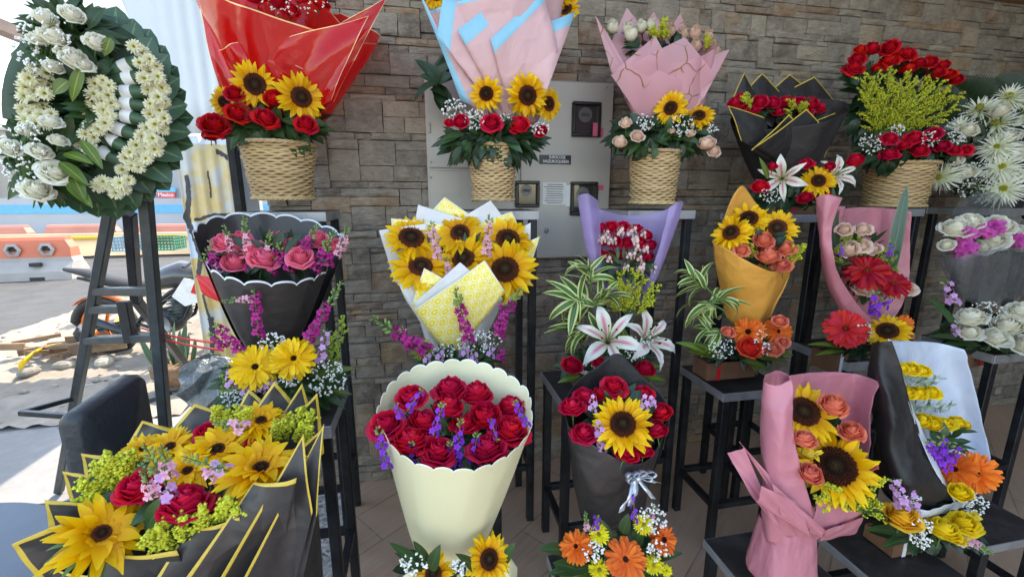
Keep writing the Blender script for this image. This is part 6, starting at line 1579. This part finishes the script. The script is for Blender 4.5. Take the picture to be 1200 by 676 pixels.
# ---------------------------------------------------- 15 grey cellophane
b = Bq('flower_bouquet', 'smoky grey cellophane bouquet of white roses and magenta carnations', 'bouquet', on_stand(1160, 1.48, .75), 1.48)
b.loft([[(1104, 275, .0), (1118, 245, .04), (1140, 227, .07), (1165, 226, .08), (1182, 240, .07), (1205, 262, .03)], [(1102, 300, .0), (1120, 290, .05), (1142, 285, .08), (1165, 285, .08), (1188, 290, .06), (1210, 300, .0)], [(1125, 350, .0), (1135, 350, .03), (1150, 350, .05), (1165, 350, .05), (1180, 350, .03), (1195, 350, .0)]], ['cello_grey'], 'wrapper_back')
b.loft([[(1103, 290, .0), (1116, 302, -.07), (1140, 296, -.11), (1165, 292, -.12), (1190, 290, -.10), (1212, 282, .0)], [(1104, 318, -.02), (1120, 322, -.08), (1142, 322, -.11), (1165, 322, -.11), (1190, 322, -.08), (1210, 318, .0)], [(1118, 345, -.02), (1128, 350, -.05), (1145, 356, -.07), (1165, 358, -.07), (1182, 354, -.05), (1198, 348, .0)]], ['cello_grey'], 'wrapper_front', wob=.006)
b.fls('rose_white', [(1120, 267, 32), (1137, 259, 28), (1165, 281, 30), (1189, 272, 26), (1110, 286, 17), (1151, 289, 22), (1168, 260, 22), (1128, 262, 24), (1196, 288, 20), (1178, 264, 22)], -.03, (0, .4)); b.fls('carnation', [(1132, 273, 24), (1131, 291, 27), (1149, 268, 20), (1165, 266, 24), (1193, 281, 22), (1156, 272, 18)], -.06, (0, .3)); b.foliage(1155, 280, 48, 16, 50, .06, .03, 'leaf_dark', .0)
b.fls('rose_white', [(1138, 371, 31), (1136, 388, 25), (1166, 394, 30), (1182, 379, 32), (1197, 364, 30), (1199, 402, 26)], -.14, (0, .2)); b.spike('stock_lilac', 1118, 356, 1108, 328, 17, dy=-.12, bud=.1); b.spike('stock_lilac', 1122, 395, 1118, 378, 14, dy=-.12, bud=.2)
b.breath(1156, 366, 22, 14, 80, -.12); b.foliage(1155, 392, 60, 26, 130, .09, .04, 'leaf_dark', -.05); b.leaves([(1140, 402, 1100, 392), (1150, 405, 1108, 404), (1165, 408, 1210, 414), (1155, 402, 1195, 420), (1120, 385, 1098, 352)], .035, .035, 'leaf', dy=-.12); b.box(1162, 418, 80, 20, 'ribbon_red', dy=-.05)
# ---------------------------------------------------- 16 spider mums
b = Bq('flower_arrangement', 'mound of white spider chrysanthemums and white roses against dark palm leaves', 'flower arrangement', on_stand(1165, 1.80, 1.45), 1.80)
b.fls('mum_spider', [(1181, 116, 48, .02, (.1, 1.3)), (1147, 131, 44, .02, (-.1, 1.4)), (1167, 147, 52, -.03, (-.1, 1.2)), (1125, 150, 32, 0, (-.3, .9)), (1169, 173, 42, -.08, (0, .2)), (1173, 197, 46, -.1, (0, .2)), (1176, 222, 46, -.12, (0, .25)), (1103, 207, 40, -.06, (-.5, -.3)), (1201, 132, 36, 0, (.2, .6)), (1203, 150, 36, -.02, (.2, .5)), (1205, 210, 34, -.08, (.2, .2))])
b.fls('rose_white', [(1173, 129, 20), (1178, 160, 24), (1134, 152, 20), (1132, 201, 24), (1194, 178, 24), (1200, 225, 22), (1120, 188, 16)], -.08, (0, .5)); b.foliage(1165, 185, 72, 62, 200, .10, .04, 'leaf_dark', .0, depth=.08); b.breath(1150, 215, 30, 26, 140, -.1); b.breath(1190, 165, 20, 24, 80, -.08); b.breath(1120, 170, 16, 30, 60, -.06)
def palm(s, x0, y0, x1, y1, w, dy):
    mb = MB(); A = s.P(x0, y0, dy); B = s.P(x1, y1, dy); ax = (B-A); L = ax.length; ax.normalize(); tc = (CAM-A).normalized(); sd = ax.cross(tc).normalized(); mb.tube([A, A.lerp(B, .5), B], [.004, .003, .001], 5, 0, .5)
    for k in range(24):
        t = .1+.9*k/24; p = A.lerp(B, t); ll = w*math.sin(pi*(t*.8+.15))
        for sg in (-1, 1): mb.leaf(p, sd*sg+ax*.9, tc, ll, .014, .3, .3, 0, R.random(), 4, .6)
    return mb.build('palm_leaf', 'leaf_dark', s.root)
palm(b, 1165, 150, 1120, 100, .16, .1); palm(b, 1175, 150, 1165, 92, .16, .12); palm(b, 1190, 150, 1205, 96, .16, .12); palm(b, 1130, 180, 1095, 120, .14, .1)
mb = MB(); c = Vector(b.O); mb.tube([c, c+V(0, 0, .10)], [.10, .12], 20, 0, .5, True); mb.build('pot', 'dark', b.root)
# ---------------------------------------------------- 17 front rose-pink
b = Bq('flower_bouquet', 'rose-pink rolled wrap of two sunflowers and coral roses, lowest in front', 'bouquet', on_stand(918, 1.0, .40), .98)
b.loft([[(925, 440, .0), (960, 436, .06), (1000, 437, .06), (1028, 446, -.02)], [(925, 490, .0), (960, 490, .07), (990, 490, .07), (1021, 490, -.02)], [(930, 550, .0), (960, 550, .05), (985, 550, .05), (1013, 555, -.03)], [(945, 612, .0), (960, 616, .0), (980, 618, .0), (1005, 612, -.05)]], ['p_rose'], 'wrapper_back')
b.loft([[(926, 440, .03), (912, 434, .03), (897, 437, -.02), (896, 447, -.07), (912, 452, -.10), (926, 444, -.10)], [(922, 480, .03), (910, 478, .02), (893, 480, -.03), (894, 488, -.08), (912, 492, -.12), (928, 488, -.12)], [(920, 530, .03), (908, 530, .01), (892, 530, -.04), (893, 538, -.09), (912, 542, -.13), (934, 536, -.14)], [(930, 580, .02), (915, 582, .0), (893, 580, -.05), (897, 588, -.10), (920, 592, -.14), (948, 588, -.15)], [(935, 630, .0), (920, 630, -.02), (897, 628, -.05), (900, 634, -.10), (926, 638, -.12), (952, 632, -.13)]], ['p_rose'], 'wrapper_roll')
b.pane((915, 622, -.14), (880, 580, -.12), (853, 531, -.07), (872, 524, -.09), ['p_rose'], .003, .0, n=16); b.pane((935, 628, -.15), (872, 524, -.085), (866, 517, -.08), (905, 560, -.12), ['p_rose'], .003, .0, n=16)
b.pane((950, 629, -.17), (886, 588, -.14), (891, 568, -.15), (935, 588, -.17), ['p_rose'], .003, .006, n=18); b.pane((962, 630, -.165), (915, 604, -.16), (905, 566, -.16), (968, 622, -.18), ['p_rose'], .003, .004, n=18)
b.pane((955, 632, -.15), (948, 622, -.17), (960, 585, -.13), (1010, 600, -.12), ['p_rose'], .003, .004, n=16); b.pane((960, 633, -.14), (968, 620, -.165), (1013, 606, -.12), (1000, 625, -.10), ['p_rose'], .003, .004, n=12)
# gathered bundle at the bottom
P_ = b.P(918, 640, -.08); hb = b.px(P_, 36); rows = []
def tri(x): return abs((x % 1)*2-1)
for i in range(15):
    t = i/14; rad = hb*(1.06-.30*t) * (1 if i > 0 else .96)
    z = P_.z-b.px(P_, 36)+b.px(P_, 70)*t; row = []
    for j in range(120):
        a = 2*pi*j/120; ca, sa = math.cos(a), math.sin(a)
        sqr = 1/(abs(ca)**3.2+abs(sa)**3.2)**(1/3.2)
        g = sqr*(1+.07*t*tri(a*1.9+.35*t)*tri(a*.7+.1)-.05*(1-t)*tri(a*1.1+.4-t*.5)+.018*ridge((ca*.3, sa*.3, t*.2), 13, 2))
        row.append(V(P_.x+rad*g*ca*.94, P_.y+rad*.8*g*sa, z+.004*math.sin(a*3)*(1-t)))
    rows.append(row)
rows = [[V(P_.x, P_.y, rows[0][0].z)]*120]+rows
mb = MB(); mb.grid(rows, 0, .5, closed=True); mb.build('wrapped_base', 'p_rose', b.root)
b.fl('sunflower', 942, 482, 74, -.02, (.1, .15)); b.fl('sunflower', 978, 546, 92, -.10, (.35, .1))
b.fls('rose_coral', [(976, 474, 32, -.02), (943, 514, 27, -.09), (950, 554, 29, -.11), (998, 505, 28, -.02), (1016, 545, 20)], -.05, (0, .4)); b.fls('alstro', [(955, 533, 22), (970, 590, 20), (985, 592, 18), (960, 585, 18)], -.13, (0, .1))
b.plumes([(985, 600, 975, 568), (980, 605, 962, 580), (990, 600, 998, 575), (1000, 600, 1030, 560), (1000, 610, 1028, 590), (992, 606, 985, 585), (980, 610, 968, 596)], 30, -.12); b.foliage(968, 535, 40, 75, 120, .055, .024, 'leaf_dark', .0)
# ---------------------------------------------------- 18 black and white
b = Bq('flower_bouquet', 'black paper lined with white holding rows of yellow roses and orange gerberas', 'bouquet', on_stand(1068, .98, .40), 1.0)
b.loft([[(1040, 399, .0), (1065, 399, .06), (1100, 402, .08), (1128, 409, .04)], [(1062, 460, -.02), (1085, 455, .05), (1115, 455, .07), (1143, 462, .02)], [(1085, 520, -.04), (1105, 515, .03), (1130, 510, .05), (1158, 520, -.01)], [(1118, 560, -.08), (1128, 560, -.03), (1142, 560, .0), (1157, 556, -.05)], [(1118, 590, -.06), (1125, 590, -.03), (1132, 588, -.02), (1138, 582, -.04)]], ['p_bluewhite'], 'white_lining')
b.loft([[(1019, 401, .05), (1028, 400, -.02), (1041, 398, -.04)], [(1018, 450, .03), (1032, 455, -.06), (1058, 460, -.06)], [(1020, 500, .02), (1042, 515, -.09), (1078, 515, -.09)], [(1023, 545, .01), (1052, 560, -.12), (1100, 562, -.12)], [(1030, 572, .0), (1062, 588, -.11), (1118, 588, -.10)], [(1045, 588, .0), (1072, 596, -.07), (1112, 595, -.07)]], ['p_black'], 'black_wrapper', wob=.004, cr_=.012)
b.loft([[(1041, 397, -.045), (1044, 398, -.03)], [(1058, 459, -.065), (1062, 458, -.05)], [(1078, 514, -.095), (1083, 512, -.07)], [(1100, 561, -.125), (1104, 558, -.09)], [(1119, 589, -.105), (1122, 586, -.07)]], ['rim_white'], 'white_edge')
b.loft([[(1032, 575, -.02), (1050, 590, -.10), (1080, 596, -.13), (1110, 590, -.12), (1130, 580, -.05)], [(1040, 586, -.02), (1056, 600, -.09), (1082, 606, -.12), (1110, 602, -.11), (1126, 592, -.05)]], ['rim_white'], 'white_cuff', wob=.004)
b.fls('rose_yellow', [(1056, 431, 17), (1068, 431, 18), (1080, 433, 18), (1062, 459, 19), (1076, 460, 20), (1091, 459, 20), (1080, 492, 22), (1093, 495, 22), (1107, 496, 22), (1121, 494, 20), (1130, 497, 14), (1067, 461, 14)], -.05, (0, .35)); b.fl('rose_yellow', 1126, 575, 24, -.14, (0, 0))
mb = MB()
for (x0, x1, y) in ((1058, 1098, 447), (1066, 1112, 478)):
    for k in range(46):
        P = b.P(R.uniform(x0, x1), y+R.uniform(-5, 6), -.05); mb.leaf(P, V(R.uniform(-1, 1), -.4, R.uniform(0, 1)), V(0, -1, .5), .03, .008, .3, .2, 0, R.random(), 3)
mb.build('silver_foliage', 'leaf_silver', b.root)
for t in ((1102, 552, 1098, 515, 18), (1108, 548, 1112, 515, 18), (1098, 540, 1088, 515, 14), (1115, 540, 1128, 522, 12), (1105, 535, 1104, 508, 15)): b.spike('stock_purple', *t, dy=-.10, bud=.2)
b.fls('gerb_orange', [(1120, 550, 42, 0, (-.5, .4)), (1143, 553, 46, -.02, (.2, .1))], -.10); b.foliage(1110, 520, 30, 30, 40, .05, .02, 'leaf', -.04)
b.fls('rose_amber', [(1057, 604, 38)], -.16, (0, .2)); b.fls('rose_yellow', [(1105, 619, 34), (1130, 612, 30), (1118, 628, 20)], -.16, (.2, .2)); b.fls('alstro', [(1138, 606, 24), (1128, 622, 26)], -.15, (.5, .1))
for t in ((1058, 596, 1048, 560, 20, 'stock_lilac', .1), (1070, 600, 1074, 575, 18, 'stock_lilac', .05), (1130, 628, 1165, 650, 14, 'snap_pink', .5), (1118, 630, 1140, 640, 18, 'stock_blush', .1)): b.spike(t[5], *t[:5], dy=-.16, bud=t[6])
b.breath(1080, 624, 14, 18, 80, -.17); b.breath(1142, 592, 16, 12, 60, -.12); b.breath(1068, 585, 12, 6, 30, -.13); b.foliage(1088, 618, 60, 24, 150, .08, .034, 'leaf_dark', -.06); b.leaves([(1060, 625, 1022, 620), (1075, 630, 1068, 642), (1090, 630, 1102, 642), (1120, 620, 1158, 618), (1110, 630, 1160, 648), (1050, 615, 1020, 598), (1070, 628, 1040, 638)], .03, .032, 'leaf', dy=-.14); b.box(1068, 642, 52, 18, 'ribbon_white', dy=-.05)
# ---------------------------------------------------- 4 huge black and gold
b = Bq('flower_bouquet', 'huge black paper bouquet edged in gold with sunflowers, roses and goldenrod', 'bouquet', on_stand(330, .90, .42), .95)
GB = ['p_charcoal', 'p_gold']
b.conepx((335, 800, .0), (212, 600, .02), 80, 300, GB, front=.72, back=1.02, rim=.006, ruf=.004, fold=0, power=.8, sq=.9, side=-.03)
bk = (((170, 660), (48, 690), (13, 638), (74, 612), -.10), ((190, 640), (62, 640), (53, 585), (106, 590), -.02), ((200, 630), (88, 608), (72, 553), (106, 556), .04), ((210, 620), (106, 590), (94, 532), (146, 536), .10), ((225, 610), (138, 540), (166, 493), (215, 506), .18), ((235, 600), (186, 520), (229, 472), (284, 492), .20), ((250, 590), (262, 510), (292, 455), (318, 478), .20), ((260, 590), (285, 500), (322, 446), (352, 480), .18), ((270, 600), (322, 500), (354, 449), (370, 500), .14), ((280, 620), (335, 500), (372, 460), (380, 530), .08), ((290, 640), (345, 530), (379, 502), (372, 580), -.02))
for q in bk: b.pane((*q[0], .02), (*q[1], q[4]), (*q[2], q[4]), (*q[3], q[4]), GB, .010, 0)
ft = (((290, 770), (-10, 730), (62, 662), (112, 672), -.12), ((295, 775), (65, 735), (122, 645), (206, 646), -.15), ((300, 780), (150, 730), (222, 616), (280, 607), -.17), ((310, 785), (190, 715), (298, 564), (348, 559), -.20), ((325, 790), (236, 715), (357, 506), (366, 600), -.20), ((330, 800), (262, 722), (380, 496), (372, 600), -.205))
for k, q in enumerate(ft): b.pane((*q[0], -.03), (*q[1], q[4]), (*q[2], q[4]+.05+.012*k), (*q[3], q[4]+.01*k), GB, .0085, .02, n=18)
b.pane((340, 640, .1), (352, 630, .1), (357, 655, .1), (338, 672, .1), GB, .008, 0)
b.foliage(215, 570, 120, 58, 200, .055, .026, 'leaf', .04, depth=.05, slope=.0022); b.foliage(215, 575, 125, 62, 160, .06, .028, 'leaf_dark', .07, slope=.0022)
b.fls('sunflower_wild', [(118, 626, 104, -.10, (.45, .7)), (200, 524, 58, .10, (-.2, 1.3)), (255, 528, 78, .04, (-.1, 1.6)), (220, 552, 60, -.01, (-.2, 1.2)), (306, 495, 64, .09, (.2, 1.6)), (306, 550, 94, -.06, (.1, 1.8)), (168, 526, 46, .12, (-.3, 1.0))])
b.fls('rose_crimson', [(163, 570, 46, -.04), (217, 592, 56, -.10), (244, 506, 30, .12), (300, 520, 26, .05), (240, 590, 30, -.04)], 0, (0, .5))
b.plumes([(140, 585, 128, 535), (130, 590, 115, 545), (145, 580, 148, 530), (120, 598, 100, 565), (135, 600, 108, 580), (150, 575, 140, 550), (125, 570, 135, 538)], 34, .0, sz=.004)
b.plumes([(205, 650, 190, 612), (215, 648, 218, 605), (225, 640, 240, 595), (200, 655, 175, 625), (255, 620, 265, 585), (270, 615, 280, 600)], 32, -.12, sz=.004)
b.plumes([(335, 525, 350, 480), (340, 525, 365, 485), (330, 520, 328, 495), (345, 520, 358, 500), (262, 505, 258, 478), (275, 505, 285, 480)], 30, .06, sz=.004)
for t in ((205, 588, 168, 518, 26), (268, 552, 212, 534, 24), (288, 502, 246, 494, 22), (245, 560, 262, 540, 22), (200, 560, 188, 520, 22), (180, 585, 165, 540, 20)): b.spike('snap_pink' if t[4] < 23 else 'stock_lilac', *t, dy=-.10, bud=.55)
b.leaves([(170, 620, 196, 585, .05)], .05, .05, 'leaf', dy=-.08)
EXPO = 2.35
# ================================================================ CAMERA, LIGHT, WORLD
cam = bpy.data.cameras.new('camera'); co = bpy.data.objects.new('camera', cam); COL.objects.link(co)
co.location = CAM; co.rotation_euler = (pi/2-TH, 0, -AZ); cam.sensor_width = 36; cam.lens = F/1200*36; cam.clip_end = 2000; cam.clip_start = .02
sc.camera = co
w = bpy.data.worlds.new('World'); sc.world = w; w.use_nodes = True; nt = w.node_tree
bg = nt.nodes['Background']; sky = nt.nodes.new('ShaderNodeTexSky'); sky.sky_type = 'NISHITA'; sky.sun_disc = False
EL, AZS = math.radians(58), math.radians(35)     # sun behind the building, to the right of +Y
sky.sun_elevation = EL; sky.sun_rotation = AZS; sky.air_density = 1.2; sky.dust_density = 1.0; sky.ozone_density = 1.0
nt.links.new(sky.outputs[0], bg.inputs[0]); bg.inputs[1].default_value = .15
sl = bpy.data.lights.new('sun', 'SUN'); sl.energy = 2.0; sl.angle = math.radians(.53); sl.color = (1, .95, .87)
so = bpy.data.objects.new('sun', sl); COL.objects.link(so)
d = Vector((math.sin(AZS)*math.cos(EL), math.cos(AZS)*math.cos(EL), math.sin(EL)))
so.rotation_mode = 'QUATERNION'; so.rotation_quaternion = d.to_track_quat('Z', 'Y'); so.location = (0, 0, 12)
vs = sc.view_settings; vs.view_transform = 'Standard'; vs.look = 'None'; vs.gamma = 1; vs.exposure = EXPO
vs.use_white_balance = True; vs.white_balance_temperature = 7500; vs.white_balance_tint = 10
sc.render.engine = 'CYCLES'
sc.cycles.max_bounces = 8; sc.cycles.diffuse_bounces = 4; sc.cycles.transparent_max_bounces = 12
